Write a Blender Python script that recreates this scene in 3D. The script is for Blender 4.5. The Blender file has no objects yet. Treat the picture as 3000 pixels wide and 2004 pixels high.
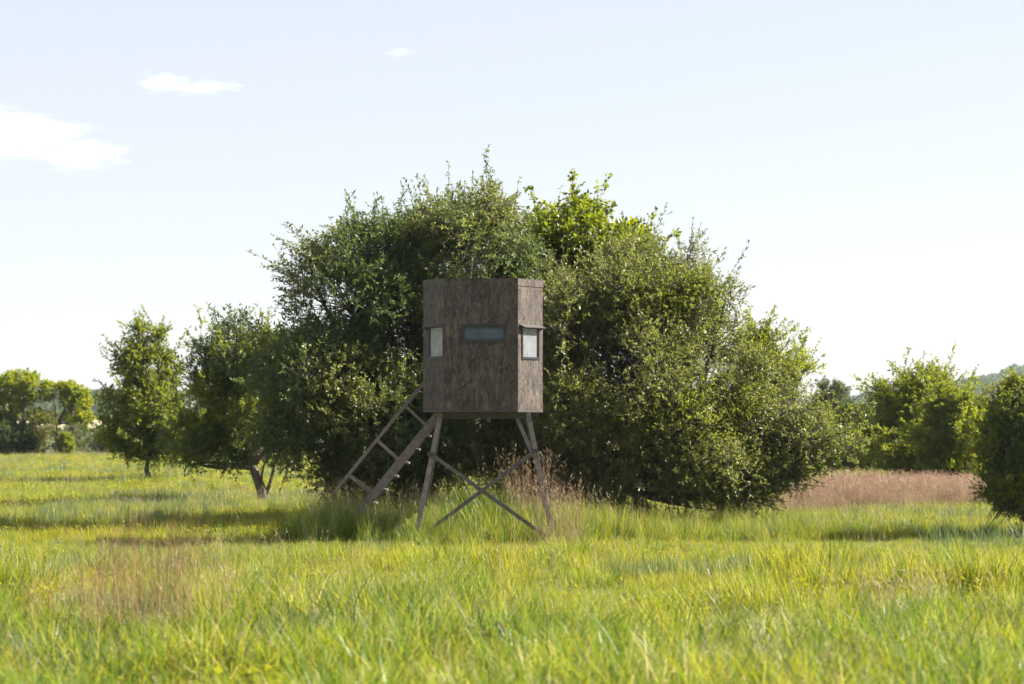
import bpy, math, random
import numpy as np
from mathutils import Vector, noise

C = bpy.context
scene = C.scene
rng = np.random.default_rng(7)
random.seed(7)

# ------------------------------------------------------------------ camera, sky, sun, exposure
CAM_H = 1.87
FPX = 7083.0                      # focal length in photograph pixels (85 mm on a 36 mm wide sensor)
PITCH = math.radians(1.803)
SUN_EL = math.radians(38.0)
SUN_AZ = math.radians(79.0)       # clockwise from the viewing direction

cam_d = bpy.data.cameras.new('camera')
cam = bpy.data.objects.new('camera', cam_d)
scene.collection.objects.link(cam)
cam.location = (0, 0, CAM_H)
cam.rotation_euler = (math.radians(90) + PITCH, 0, 0)
cam_d.lens = 85.0
cam_d.sensor_width = 36.0
cam_d.clip_start = 0.1
cam_d.clip_end = 60000
cam_d.dof.use_dof = True
cam_d.dof.focus_distance = 37.5
cam_d.dof.aperture_fstop = 2.4
scene.camera = cam

world = bpy.data.worlds.new('World')
scene.world = world
world.use_nodes = True
wn, wl = world.node_tree.nodes, world.node_tree.links
wn.clear()
sky = wn.new('ShaderNodeTexSky')
sky.sky_type = 'NISHITA'
sky.sun_disc = False
sky.sun_elevation = SUN_EL
sky.sun_rotation = SUN_AZ
sky.altitude = 300
sky.air_density = 1.0
sky.dust_density = 0.8
sky.ozone_density = 1.0
bg = wn.new('ShaderNodeBackground')
bg.inputs['Strength'].default_value = 0.0515
wo = wn.new('ShaderNodeOutputWorld')
# a thin even veil of high cloud over the whole sky
veil = wn.new('ShaderNodeMix'); veil.data_type = 'RGBA'
veil.inputs[0].default_value = 0.63
veil.inputs[7].default_value = (4.80, 4.66, 5.15, 1)
wl.new(sky.outputs[0], veil.inputs[6])
wl.new(veil.outputs[2], bg.inputs['Color'])
wl.new(bg.outputs[0], wo.inputs['Surface'])

sun_d = bpy.data.lights.new('sun', 'SUN')
sun_d.energy = 5.0
sun_d.angle = math.radians(0.55)
sun_d.color = (1.0, 0.93, 0.82)
sun = bpy.data.objects.new('sun', sun_d)
scene.collection.objects.link(sun)
SUN = Vector((math.cos(SUN_EL) * math.sin(SUN_AZ), math.cos(SUN_EL) * math.cos(SUN_AZ), math.sin(SUN_EL)))
sun.rotation_euler = SUN.to_track_quat('Z', 'Y').to_euler()
sun.location = (20, 20, 40)

scene.view_settings.view_transform = 'Standard'
scene.view_settings.look = 'None'
scene.view_settings.gamma = 1.0
scene.view_settings.exposure = 1.9
scene.view_settings.use_curve_mapping = False
try:
    scene.cycles.max_bounces = 8
    scene.cycles.transparent_max_bounces = 12
    scene.cycles.use_denoising = True
    scene.cycles.caustics_reflective = False
    scene.cycles.caustics_refractive = False
except Exception:
    pass

# ------------------------------------------------------------------ helpers
SP, CP = math.sin(PITCH), math.cos(PITCH)


def at(px, py, Y):
    """World point seen at photograph pixel (px, py), at distance Y."""
    u, v = (px - 1500.0) / FPX, (1002.0 - py) / FPX
    dy, dz = CP - v * SP, SP + v * CP
    t = Y / dy
    return Vector((u * t, Y, CAM_H + dz * t))


def smooth(a, b, x):
    t = np.clip((x - a) / (b - a), 0, 1)
    return t * t * (3 - 2 * t)


def ground_z(x, y):
    x = np.asarray(x, float); y = np.asarray(y, float)
    z = 0.05 * np.sin(x * 0.31 + 0.7) * np.sin(y * 0.23 + 1.1) + 0.03 * np.sin(x * 0.83 + y * 0.41)
    z = z * smooth(0, 12, np.hypot(x + 0.4, y - 37.0))
    far = smooth(105, 300, y)
    z = z - 6.0 * far + 17.0 * smooth(420, 1500, y)
    z = z + 1.6 * np.sin(x * 0.011 + 1.0) * smooth(300, 700, y)
    z = z + 30.0 * np.exp(-((x / np.maximum(y, 1.0) * 1900.0 - 438.0) / 92.0) ** 2) * smooth(900, 1900, y) * (1 - smooth(2000, 2600, y))
    z = z + 7.0 * np.exp(-((x + 330.0) / 160.0) ** 2) * smooth(900, 1900, y)
    return z


def gz(x, y):
    return float(ground_z(x, y))


def mesh_obj(name, V, F, mat=None, parent=None, attrs=None, mats=None, mat_idx=None, smooth_shade=False, loc=None):
    """ONE mesh object from vertices and a list of faces (or an (N, k) array)."""
    me = bpy.data.meshes.new(name)
    V = np.asarray(V, np.float32)
    if isinstance(F, np.ndarray) and F.ndim == 2:
        n, k = F.shape
        me.vertices.add(len(V)); me.vertices.foreach_set('co', V.ravel())
        me.loops.add(n * k); me.loops.foreach_set('vertex_index', F.astype(np.int32).ravel())
        me.polygons.add(n)
        me.polygons.foreach_set('loop_start', np.arange(0, n * k, k, dtype=np.int32))
        try:
            me.polygons.foreach_set('loop_total', np.full(n, k, np.int32))
        except Exception:
            pass
    else:
        me.from_pydata([tuple(map(float, v)) for v in V], [], [tuple(map(int, f)) for f in F])
    for k, a in (attrs or {}).items():
        at_ = me.attributes.new(k, 'FLOAT', 'POINT')
        at_.data.foreach_set('value', np.asarray(a, np.float32))
    for m in (mats or ([mat] if mat else [])):
        me.materials.append(m)
    if mat_idx is not None:
        me.polygons.foreach_set('material_index', np.asarray(mat_idx, np.int32))
    if smooth_shade:
        me.polygons.foreach_set('use_smooth', np.ones(len(me.polygons), bool))
    me.update(calc_edges=True)
    me.validate()
    o = bpy.data.objects.new(name, me)
    scene.collection.objects.link(o)
    if parent is not None:
        o.parent = parent
    if loc is not None:
        o.location = loc
    return o


def empty(name, loc, label, cat, group=None):
    o = bpy.data.objects.new(name, None)
    o.empty_display_size = 0.3
    scene.collection.objects.link(o)
    o.location = loc
    tag(o, label, cat, group)
    return o


def tag(o, label=None, cat=None, group=None, kind=None):
    if label: o['label'] = label
    if cat: o['category'] = cat
    if group: o['group'] = group
    if kind: o['kind'] = kind
    return o


class Geo:
    """Collects boxes, bars, prisms and tubes into one mesh."""
    def __init__(self):
        self.v, self.f = [], []

    def add(self, vs, fs):
        n = len(self.v)
        self.v += [tuple(p) for p in vs]
        self.f += [tuple(i + n for i in f) for f in fs]
        return self

    def hexa(self, p):
        """p: 8 corners, bottom ring 0-3 and top ring 4-7."""
        return self.add(p, [(0, 3, 2, 1), (4, 5, 6, 7), (0, 1, 5, 4), (1, 2, 6, 5), (2, 3, 7, 6), (3, 0, 4, 7)])

    def frame_box(self, o, u, v, w, a, b, c):
        """box spanned by intervals a, b, c along axes u, v, w from origin o."""
        P = []
        for k in (0, 1):
            for (i, j) in ((0, 0), (1, 0), (1, 1), (0, 1)):
                P.append(o + u * a[i] + v * b[j] + w * c[k])
        return self.hexa(P)

    def bar(self, a, b, w, h, side=Vector((0, 1, 0))):
        """rectangular bar from a to b; w across 'side', h across the other direction."""
        a, b = Vector(a), Vector(b)
        d = (b - a).normalized()
        s = (side - d * side.dot(d)).normalized()
        n = d.cross(s)
        P = []
        for p in (a, b):
            for (i, j) in ((-1, -1), (1, -1), (1, 1), (-1, 1)):
                P.append(p + s * (i * w / 2) + n * (j * h / 2))
        return self.hexa(P)

    def angle_iron(self, a, b, s1, s2, w1, w2, t):
        """L profile from a to b: one flange runs along s1, the other along s2."""
        a, b = Vector(a), Vector(b)
        d = (b - a).normalized()
        s1 = (s1 - d * s1.dot(d)).normalized()
        s2 = (s2 - d * s2.dot(d)); s2 = (s2 - s1 * s2.dot(s1)).normalized()
        prof = [(0, 0), (w1, 0), (w1, t), (t, t), (t, w2), (0, w2)]
        vs = [a + s1 * i + s2 * j for i, j in prof] + [b + s1 * i + s2 * j for i, j in prof]
        fs = [(0, 1, 2, 3), (0, 3, 4, 5), (9, 8, 7, 6), (11, 10, 9, 6)]
        for i in range(6):
            j = (i + 1) % 6
            fs.append((i, i + 6, j + 6, j))
        return self.add(vs, fs)

    def tube(self, pts, rad, sides=6, cap=True):
        V, F = tube_arrays(pts, rad, sides)
        self.add(V, F)
        return self

    def build(self, name, mat, parent=None, origin=None, smooth_shade=False, label=None):
        V = np.array(self.v, float)
        if origin is not None:
            V = V - np.array(origin)
        o = mesh_obj(name, V, self.f, mat, parent, smooth_shade=smooth_shade)
        # consistent outward normals
        import bmesh
        bm = bmesh.new(); bm.from_mesh(o.data)
        bmesh.ops.recalc_face_normals(bm, faces=bm.faces)
        bm.to_mesh(o.data); bm.free()
        if label: o['label'] = label
        return o


def tube_arrays(pts, rad, sides):
    pts = [Vector(p) for p in pts]
    V, F = [], []
    ref = Vector((0.31, 0.87, 0.39))
    for i, p in enumerate(pts):
        d = (pts[min(i + 1, len(pts) - 1)] - pts[max(i - 1, 0)])
        if d.length < 1e-6: d = Vector((0, 0, 1))
        d.normalize()
        s = d.cross(ref)
        if s.length < 0.05: s = d.cross(Vector((1, 0, 0)))
        s.normalize(); n = d.cross(s)
        for k in range(sides):
            a = 2 * math.pi * k / sides
            V.append(p + (s * math.cos(a) + n * math.sin(a)) * rad[i])
    for i in range(len(pts) - 1):
        for k in range(sides):
            k2 = (k + 1) % sides
            F.append((i * sides + k, i * sides + k2, (i + 1) * sides + k2, (i + 1) * sides + k))
    F.append(tuple(range(sides - 1, -1, -1)))
    F.append(tuple((len(pts) - 1) * sides + k for k in range(sides)))
    return V, F


# ------------------------------------------------------------------ materials
def new_mat(name):
    m = bpy.data.materials.new(name)
    m.use_nodes = True
    nt = m.node_tree
    nt.nodes.clear()
    out = nt.nodes.new('ShaderNodeOutputMaterial')
    return m, nt, out


def nd(nt, typ, **kw):
    n = nt.nodes.new(typ)
    for k, v in kw.items():
        setattr(n, k, v)
    return n


def ramp(nt, fac, stops, interp='LINEAR'):
    r = nd(nt, 'ShaderNodeValToRGB')
    r.color_ramp.interpolation = interp
    el = r.color_ramp.elements
    while len(el) > 1: el.remove(el[0])
    for i, (p, c) in enumerate(stops):
        e = el[0] if i == 0 else el.new(p)
        e.position = p
        e.color = (*c, 1) if len(c) == 3 else c
    nt.links.new(fac, r.inputs[0])
    return r.outputs[0]


def mixc(nt, a, b, fac, blend='MIX'):
    m = nd(nt, 'ShaderNodeMix', data_type='RGBA', blend_type=blend)
    for sock, v in ((m.inputs[6], a), (m.inputs[7], b), (m.inputs[0], fac)):
        if isinstance(v, (int, float)): sock.default_value = v
        elif isinstance(v, tuple): sock.default_value = (*v, 1)
        else: nt.links.new(v, sock)
    return m.outputs[2]


def noise_tex(nt, scale, detail=3, rough=0.55, vec=None, stretch=None, rot=None, dist=0.0):
    n = nd(nt, 'ShaderNodeTexNoise')
    n.inputs['Scale'].default_value = scale
    n.inputs['Detail'].default_value = detail
    n.inputs['Roughness'].default_value = rough
    n.inputs['Distortion'].default_value = dist
    if vec is not None:
        if rot:                                   # turn first, then stretch
            mp = nd(nt, 'ShaderNodeMapping')
            mp.inputs['Rotation'].default_value = rot
            nt.links.new(vec, mp.inputs['Vector'])
            vec = mp.outputs[0]
        if stretch:
            mp = nd(nt, 'ShaderNodeMapping')
            mp.inputs['Scale'].default_value = stretch
            nt.links.new(vec, mp.inputs['Vector'])
            vec = mp.outputs[0]
        nt.links.new(vec, n.inputs['Vector'])
    return n.outputs['Fac']


def leaf_mat(name, dark, mid, light, trans, rough=0.4, tfac=0.35, spec=0.5, clump_scale=0.9):
    """Leaves: per-leaf colour, clump colour by place, thin translucent blade with a waxy gloss."""
    m, nt, out = new_mat(name)
    geo = nd(nt, 'ShaderNodeNewGeometry')
    a = nd(nt, 'ShaderNodeAttribute', attribute_name='tint')
    col = ramp(nt, a.outputs['Fac'], [(0.0, dark), (0.5, mid), (0.92, light), (1.0, tuple(min(1, c * 1.5) for c in light))])
    pn = noise_tex(nt, clump_scale, 2, 0.5, geo.outputs['Position'])
    var = ramp(nt, pn, [(0.3, (0.72, 0.78, 0.75)), (0.7, (1.2, 1.15, 0.95))])
    col = mixc(nt, col, var, 1.0, 'MULTIPLY')
    p = nd(nt, 'ShaderNodeBsdfPrincipled')
    nt.links.new(col, p.inputs['Base Color'])
    p.inputs['Roughness'].default_value = rough
    p.inputs['Specular IOR Level'].default_value = spec
    t = nd(nt, 'ShaderNodeBsdfTranslucent')
    tc = mixc(nt, col, trans, 0.6)
    nt.links.new(tc, t.inputs['Color'])
    mx = nd(nt, 'ShaderNodeMixShader')
    mx.inputs[0].default_value = tfac
    nt.links.new(p.outputs[0], mx.inputs[1]); nt.links.new(t.outputs[0], mx.inputs[2])
    nt.links.new(mx.outputs[0], out.inputs['Surface'])
    return m


def bark_mat(name, a, b, scale=9.0):
    m, nt, out = new_mat(name)
    geo = nd(nt, 'ShaderNodeNewGeometry')
    f = noise_tex(nt, scale, 5, 0.7, geo.outputs['Position'], stretch=(1, 1, 0.25))
    col = ramp(nt, f, [(0.3, a), (0.7, b)])
    p = nd(nt, 'ShaderNodeBsdfPrincipled')
    nt.links.new(col, p.inputs['Base Color']); p.inputs['Roughness'].default_value = 0.9
    bp = nd(nt, 'ShaderNodeBump'); bp.inputs['Strength'].default_value = 0.8; bp.inputs['Distance'].default_value = 0.03
    nt.links.new(f, bp.inputs['Height']); nt.links.new(bp.outputs[0], p.inputs['Normal'])
    nt.links.new(p.outputs[0], out.inputs['Surface'])
    return m


def grass_mat(name, stops, trans, tfac=0.45, rough=0.45, patch=None):
    """Blades: colour by blade (tint), paler towards the tips (tip), hue drifting over metres."""
    m, nt, out = new_mat(name)
    geo = nd(nt, 'ShaderNodeNewGeometry')
    a = nd(nt, 'ShaderNodeAttribute', attribute_name='tint')
    oi = nd(nt, 'ShaderNodeObjectInfo')
    s = nd(nt, 'ShaderNodeMath', operation='MULTIPLY_ADD')
    nt.links.new(oi.outputs['Random'], s.inputs[0]); s.inputs[1].default_value = 0.46
    nt.links.new(a.outputs['Fac'], s.inputs[2])
    s2 = nd(nt, 'ShaderNodeMath', operation='SUBTRACT'); nt.links.new(s.outputs[0], s2.inputs[0]); s2.inputs[1].default_value = 0.24
    col = ramp(nt, s2.outputs[0], stops)
    if patch:
        pn = noise_tex(nt, patch[0], 3, 0.55, geo.outputs['Position'])
        pv = ramp(nt, pn, [(0.36, patch[1]), (0.52, (1, 1, 1)), (0.66, patch[2])])
        col = mixc(nt, col, pv, 1.0, 'MULTIPLY')
    p = nd(nt, 'ShaderNodeBsdfPrincipled')
    nt.links.new(col, p.inputs['Base Color'])
    p.inputs['Roughness'].default_value = rough
    p.inputs['Specular IOR Level'].default_value = 0.22
    t = nd(nt, 'ShaderNodeBsdfTranslucent')
    nt.links.new(mixc(nt, col, trans, 0.45), t.inputs['Color'])
    mx = nd(nt, 'ShaderNodeMixShader'); mx.inputs[0].default_value = tfac
    nt.links.new(p.outputs[0], mx.inputs[1]); nt.links.new(t.outputs[0], mx.inputs[2])
    nt.links.new(mx.outputs[0], out.inputs['Surface'])
    return m


def ground_mat():
    m, nt, out = new_mat('meadow_soil')
    geo = nd(nt, 'ShaderNodeNewGeometry')
    P = geo.outputs['Position']
    sep = nd(nt, 'ShaderNodeSeparateXYZ'); nt.links.new(P, sep.inputs[0])
    f1 = noise_tex(nt, 0.35, 4, 0.6, P)
    near = ramp(nt, f1, [(0.3, (0.07, 0.085, 0.02)), (0.5, (0.12, 0.14, 0.032)), (0.7, (0.17, 0.165, 0.05))])
    f2 = noise_tex(nt, 14, 4, 0.7, P)
    near = mixc(nt, near, ramp(nt, f2, [(0.3, (0.6, 0.6, 0.55)), (0.7, (1.25, 1.25, 1.2))]), 1.0, 'MULTIPLY')
    f3 = noise_tex(nt, 0.006, 5, 0.6, P, stretch=(1, 0.45, 1))
    far = ramp(nt, f3, [(0.38, (0.075, 0.10, 0.045)), (0.47, (0.13, 0.14, 0.06)), (0.55, (0.30, 0.26, 0.14)), (0.7, (0.36, 0.31, 0.18))])
    mr = nd(nt, 'ShaderNodeMapRange'); nt.links.new(sep.outputs['Y'], mr.inputs[0])
    mr.inputs[1].default_value = 110; mr.inputs[2].default_value = 330
    col = mixc(nt, near, far, mr.outputs[0])
    p = nd(nt, 'ShaderNodeBsdfPrincipled')
    nt.links.new(col, p.inputs['Base Color']); p.inputs['Roughness'].default_value = 0.95
    p.inputs['Specular IOR Level'].default_value = 0.1
    bp = nd(nt, 'ShaderNodeBump'); bp.inputs['Strength'].default_value = 0.5; bp.inputs['Distance'].default_value = 0.08
    nt.links.new(f2, bp.inputs['Height']); nt.links.new(bp.outputs[0], p.inputs['Normal'])
    nt.links.new(p.outputs[0], out.inputs['Surface'])
    return m


def camo_mat(name, gain=1.0, green=0.0):
    """Printed bark-and-twig camouflage on painted sheet metal."""
    m, nt, out = new_mat(name)
    tc = nd(nt, 'ShaderNodeTexCoord')
    P = tc.outputs['Object']
    base = noise_tex(nt, 15, 6, 0.70, P, stretch=(1.35, 1.35, 0.42), dist=0.4)
    col = ramp(nt, base, [(0.30, (0.022, 0.020, 0.019)), (0.44, (0.052, 0.045, 0.041)), (0.56, (0.082, 0.072, 0.064)), (0.72, (0.15, 0.132, 0.115))])
    big = noise_tex(nt, 3.5, 3, 0.6, P, stretch=(1.3, 1.3, 0.75))
    col = mixc(nt, col, ramp(nt, big, [(0.35, (0.76, 0.71, 0.69)), (0.52, (1.04, 0.98, 0.93)), (0.68, (1.38, 1.29, 1.18))]), 1.0, 'MULTIPLY')
    # pale dry stems, vertical and criss-cross, and dark fallen twigs
    for (sc, st, rt, lo, hi, c, k_) in (
            (24, (1.5, 1.5, 0.20), (0, 0, 0), 0.62, 0.69, (0.22, 0.195, 0.17), 0.5),
            (34, (1.3, 1.3, 0.20), (0, math.radians(62), 0), 0.64, 0.70, (0.24, 0.21, 0.18), 0.5),
            (34, (1.3, 1.3, 0.20), (0, math.radians(-28), 0), 0.64, 0.70, (0.23, 0.20, 0.17), 0.5),
            (10, (2.0, 2.0, 0.24), (0, math.radians(-50), 0), 0.655, 0.685, (0.012, 0.010, 0.010), 0.9),
            (24, (1.5, 1.5, 0.24), (0, 0, 0.5), 0.62, 0.68, (0.015, 0.013, 0.014), 0.8)):
        n = noise_tex(nt, sc, 2, 0.5, P, stretch=st, rot=rt, dist=0.4)
        k = ramp(nt, n, [(lo, (0, 0, 0)), (hi, (k_, k_, k_))])
        col = mixc(nt, col, c, k)
    # faded purplish and greenish areas
    pt = noise_tex(nt, 2.3, 2, 0.5, P)
    col = mixc(nt, col, ramp(nt, pt, [(0.35, (0.95, 0.88, 1.02)), (0.6, (1.0, 1.0, 0.96))]), 1.0, 'MULTIPLY')
    if green:
        col = mixc(nt, col, (0.055, 0.085, 0.06), green)
    if gain != 1.0:
        col = mixc(nt, col, (gain, gain, gain), 1.0, 'MULTIPLY')
    col = mixc(nt, col, (0.90, 0.87, 0.84), 1.0, 'MULTIPLY')
    p = nd(nt, 'ShaderNodeBsdfPrincipled')
    nt.links.new(col, p.inputs['Base Color'])
    p.inputs['Roughness'].default_value = 0.62
    p.inputs['Specular IOR Level'].default_value = 0.3
    bp = nd(nt, 'ShaderNodeBump'); bp.inputs['Strength'].default_value = 0.12; bp.inputs['Distance'].default_value = 0.01
    nt.links.new(base, bp.inputs['Height']); nt.links.new(bp.outputs[0], p.inputs['Normal'])
    nt.links.new(p.outputs[0], out.inputs['Surface'])
    return m


def plain_mat(name, col, rough=0.6, metal=0.0, var=0.25, scale=8, spec=0.5):
    m, nt, out = new_mat(name)
    tc = nd(nt, 'ShaderNodeTexCoord')
    f = noise_tex(nt, scale, 4, 0.65, tc.outputs['Object'])
    c = ramp(nt, f, [(0.3, tuple(x * (1 - var) for x in col)), (0.7, tuple(x * (1 + var) for x in col))])
    p = nd(nt, 'ShaderNodeBsdfPrincipled')
    nt.links.new(c, p.inputs['Base Color'])
    p.inputs['Roughness'].default_value = rough; p.inputs['Metallic'].default_value = metal
    p.inputs['Specular IOR Level'].default_value = spec
    nt.links.new(p.outputs[0], out.inputs['Surface'])
    return m


def glass_mat(name, dust, tint, dust_col):
    """Thin dusty window pane: clear, mirror at a glance, with a dusty film, also used for painted-in brightness."""
    m, nt, out = new_mat(name)
    tr = nd(nt, 'ShaderNodeBsdfTransparent'); tr.inputs[0].default_value = (*tint, 1)
    gl = nd(nt, 'ShaderNodeBsdfGlossy'); gl.inputs['Roughness'].default_value = 0.02
    fr = nd(nt, 'ShaderNodeFresnel'); fr.inputs[0].default_value = 1.36
    a = nd(nt, 'ShaderNodeMixShader')
    nt.links.new(fr.outputs[0], a.inputs[0]); nt.links.new(tr.outputs[0], a.inputs[1]); nt.links.new(gl.outputs[0], a.inputs[2])
    df = nd(nt, 'ShaderNodeBsdfDiffuse'); df.inputs[0].default_value = (*dust_col, 1)
    tl = nd(nt, 'ShaderNodeBsdfTranslucent'); tl.inputs[0].default_value = (*dust_col, 1)
    b = nd(nt, 'ShaderNodeMixShader'); b.inputs[0].default_value = 0.5
    nt.links.new(df.outputs[0], b.inputs[1]); nt.links.new(tl.outputs[0], b.inputs[2])
    tc = nd(nt, 'ShaderNodeTexCoord')
    f = noise_tex(nt, 7, 4, 0.6, tc.outputs['Object'])
    k = ramp(nt, f, [(0.3, (dust * 0.8,) * 3), (0.7, (min(1, dust * 1.2),) * 3)])
    c = nd(nt, 'ShaderNodeMixShader')
    nt.links.new(k, c.inputs[0]); nt.links.new(a.outputs[0], c.inputs[1]); nt.links.new(b.outputs[0], c.inputs[2])
    nt.links.new(c.outputs[0], out.inputs['Surface'])
    return m


M = {}
M['ground'] = ground_mat()
M['camo'] = camo_mat('camouflage_sheet')
M['camo_green'] = camo_mat('camouflage_sheet_greenish', 1.0, 0.45)
M['steel'] = plain_mat('brown_painted_steel', (0.150, 0.124, 0.106), 0.55, 0.0, 0.4, 14)
M['brace_steel'] = plain_mat('weathered_brace_steel', (0.085, 0.070, 0.062), 0.6, 0.0, 0.4, 12)
M['steel_dark'] = plain_mat('dark_painted_steel', (0.045, 0.038, 0.035), 0.6, 0.0, 0.3, 10)
M['frame'] = plain_mat('black_window_frame', (0.012, 0.015, 0.020), 0.4)
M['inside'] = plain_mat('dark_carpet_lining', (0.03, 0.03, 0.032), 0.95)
M['screw'] = plain_mat('dark_screw', (0.02, 0.018, 0.018), 0.5)
M['glass_sky_bright'] = glass_mat('sky_bright_window_glass', 0.22, (0.95, 0.97, 0.97), (0.88, 0.89, 0.88))  # pale film painted in, standing for bright sky seen through the pane
M['glass_dusty'] = glass_mat('dusty_window_glass', 0.40, (0.9, 0.93, 0.95), (0.56, 0.58, 0.62))
M['glass_rear'] = glass_mat('rear_window_glass', 0.72, (0.9, 0.93, 0.95), (0.88, 0.89, 0.88))  # strong pale film paints in the brightness seen through the corner window
M['glass_tint'] = glass_mat('tinted_window_glass', 0.62, (0.25, 0.33, 0.40), (0.25, 0.33, 0.39))
M['bark'] = bark_mat('grey_brown_bark', (0.035, 0.028, 0.022), (0.14, 0.115, 0.09))
M['twig'] = bark_mat('dark_twig_bark', (0.03, 0.024, 0.018), (0.085, 0.07, 0.05), 20)
M['oak'] = leaf_mat('glossy_oak_leaf', (0.060, 0.080, 0.022), (0.128, 0.148, 0.042), (0.27, 0.26, 0.13), (0.37, 0.42, 0.05), 0.40, 0.40, 0.5)
M['oak_blue'] = leaf_mat('dark_oak_leaf', (0.044, 0.072, 0.030), (0.082, 0.116, 0.046), (0.14, 0.165, 0.06), (0.24, 0.34, 0.04), 0.45, 0.34, 0.45)
M['vine'] = leaf_mat('broad_vine_leaf', (0.036, 0.066, 0.006), (0.078, 0.115, 0.010), (0.18, 0.205, 0.016), (0.44, 0.50, 0.012), 0.45, 0.42, 0.5)
M['elm'] = leaf_mat('small_green_leaf', (0.056, 0.084, 0.015), (0.105, 0.138, 0.022), (0.195, 0.215, 0.036), (0.46, 0.52, 0.02), 0.48, 0.42, 0.4)
M['olive_leaf'] = leaf_mat('olive_leaf', (0.058, 0.072, 0.018), (0.10, 0.118, 0.03), (0.18, 0.18, 0.045), (0.38, 0.40, 0.03), 0.5, 0.4, 0.4)
M['bright'] = leaf_mat('yellow_green_leaf', (0.095, 0.135, 0.012), (0.175, 0.22, 0.016), (0.28, 0.30, 0.02), (0.56, 0.60, 0.02), 0.5, 0.46, 0.3)
M['grey_leaf'] = leaf_mat('grey_green_leaf', (0.06, 0.08, 0.038), (0.10, 0.12, 0.058), (0.15, 0.16, 0.08), (0.24, 0.27, 0.09), 0.6, 0.32, 0.3)
M['juniper'] = leaf_mat('dark_juniper_leaf', (0.024, 0.044, 0.016), (0.045, 0.074, 0.026), (0.08, 0.11, 0.03), (0.16, 0.24, 0.035), 0.6, 0.28, 0.3)

# ------------------------------------------------------------------ the ground
def build_ground():
    ys = np.concatenate([np.linspace(-30, 10, 9), np.linspace(12, 130, 119), np.geomspace(133, 3000, 90)])
    xs_n = np.linspace(-1, 1, 161)
    rows = []
    for y in ys:
        half = 40 + 0.75 * max(y, 0)
        x = half * np.sign(xs_n) * np.abs(xs_n) ** 1.3
        rows.append(np.stack([x, np.full_like(x, y), ground_z(x, y)], 1))
    V = np.concatenate(rows)
    n, k = len(ys), len(xs_n)
    i, j = np.meshgrid(np.arange(n - 1), np.arange(k - 1), indexing='ij')
    a = (i * k + j).ravel()
    F = np.stack([a, a + 1, a + k + 1, a + k], 1)
    o = mesh_obj('ground', V, F, M['ground'], smooth_shade=True)
    tag(o, 'open meadow ground running to low far hills', None, None, 'structure')
    return o


build_ground()

def build_haze():
    g = Geo()
    g.frame_box(Vector((0, 0, 0)), Vector((1, 0, 0)), Vector((0, 1, 0)), Vector((0, 0, 1)), (-2600, 2600), (-120, 3100), (-13, 66))
    m, nt, out = new_mat('hazy_air')
    v = nd(nt, 'ShaderNodeVolumePrincipled')
    v.inputs['Color'].default_value = (0.80, 0.90, 1.0, 1)
    v.inputs['Density'].default_value = 0.0001
    v.inputs['Anisotropy'].default_value = 0.2
    nt.links.new(v.outputs[0], out.inputs['Volume'])
    o = g.build('haze', m)
    tag(o, 'pale summer haze over the meadow and hills', None, None, 'stuff')


build_haze()

def build_clouds():
    m, nt, out = new_mat('cloud_vapour')
    tc = nd(nt, 'ShaderNodeTexCoord')
    P = tc.outputs['Object']
    ln = nd(nt, 'ShaderNodeVectorMath', operation='LENGTH'); nt.links.new(P, ln.inputs[0])
    f = noise_tex(nt, 2.6, 7, 0.66, P, dist=0.5)
    fall = nd(nt, 'ShaderNodeMapRange'); nt.links.new(ln.outputs['Value'], fall.inputs[0])
    fall.inputs[1].default_value = 0.15; fall.inputs[2].default_value = 1.0; fall.inputs[3].default_value = 0.35; fall.inputs[4].default_value = -0.35
    f2 = nd(nt, 'ShaderNodeMath', operation='MULTIPLY_ADD'); nt.links.new(f, f2.inputs[0]); f2.inputs[1].default_value = 2.2; f2.inputs[2].default_value = -0.62
    sm = nd(nt, 'ShaderNodeMath', operation='ADD'); nt.links.new(f2.outputs[0], sm.inputs[0]); nt.links.new(fall.outputs[0], sm.inputs[1])
    dn = nd(nt, 'ShaderNodeMapRange'); nt.links.new(sm.outputs[0], dn.inputs[0])
    dn.inputs[1].default_value = 0.44; dn.inputs[2].default_value = 1.0; dn.inputs[3].default_value = 0.0; dn.inputs[4].default_value = 0.008
    v = nd(nt, 'ShaderNodeVolumePrincipled')
    v.inputs['Color'].default_value = (1, 1, 1, 1); v.inputs['Anisotropy'].default_value = 0.0
    nt.links.new(dn.outputs[0], v.inputs['Density'])
    nt.links.new(v.outputs[0], out.inputs['Volume'])
    Y = 5000.0
    spec = [('broad white cloud with a rounded top, largest and lowest in the sky', [(30, 395, 300, 110), (230, 450, 200, 75), (-60, 360, 190, 90)]),
            ('flat white cloud drawn out to a thin point, above the largest cloud', [(470, 240, 110, 50), (590, 255, 170, 32)]),
            ('tiny flat white cloud alone above the oak trees', [(1170, 153, 75, 22)])]
    for k, (lab, parts) in enumerate(spec):
        vs, fs = [], []
        c0 = at(parts[0][0], parts[0][1], Y)
        root = empty('cloud', c0, lab, 'cloud')
        for (px, py, rx, rz) in parts:
            c = at(px, py, Y)
            V, F = [], []
            nu, nv = 20, 10
            for i in range(nv + 1):
                t = math.pi * i / nv
                for j in range(nu):
                    p = 2 * math.pi * j / nu
                    V.append((math.sin(t) * math.cos(p), math.sin(t) * math.sin(p), math.cos(t)))
            for i in range(nv):
                for j in range(nu):
                    a, b = i * nu + j, i * nu + (j + 1) % nu
                    F.append((a, a + nu, b + nu, b))
            o = mesh_obj('puff', np.array(V), F, m, root)
            o.location = c - c0
            o.scale = (rx * Y / FPX, 0.5 * (rx + rz) * Y / FPX, rz * Y / FPX)


build_clouds()

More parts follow.
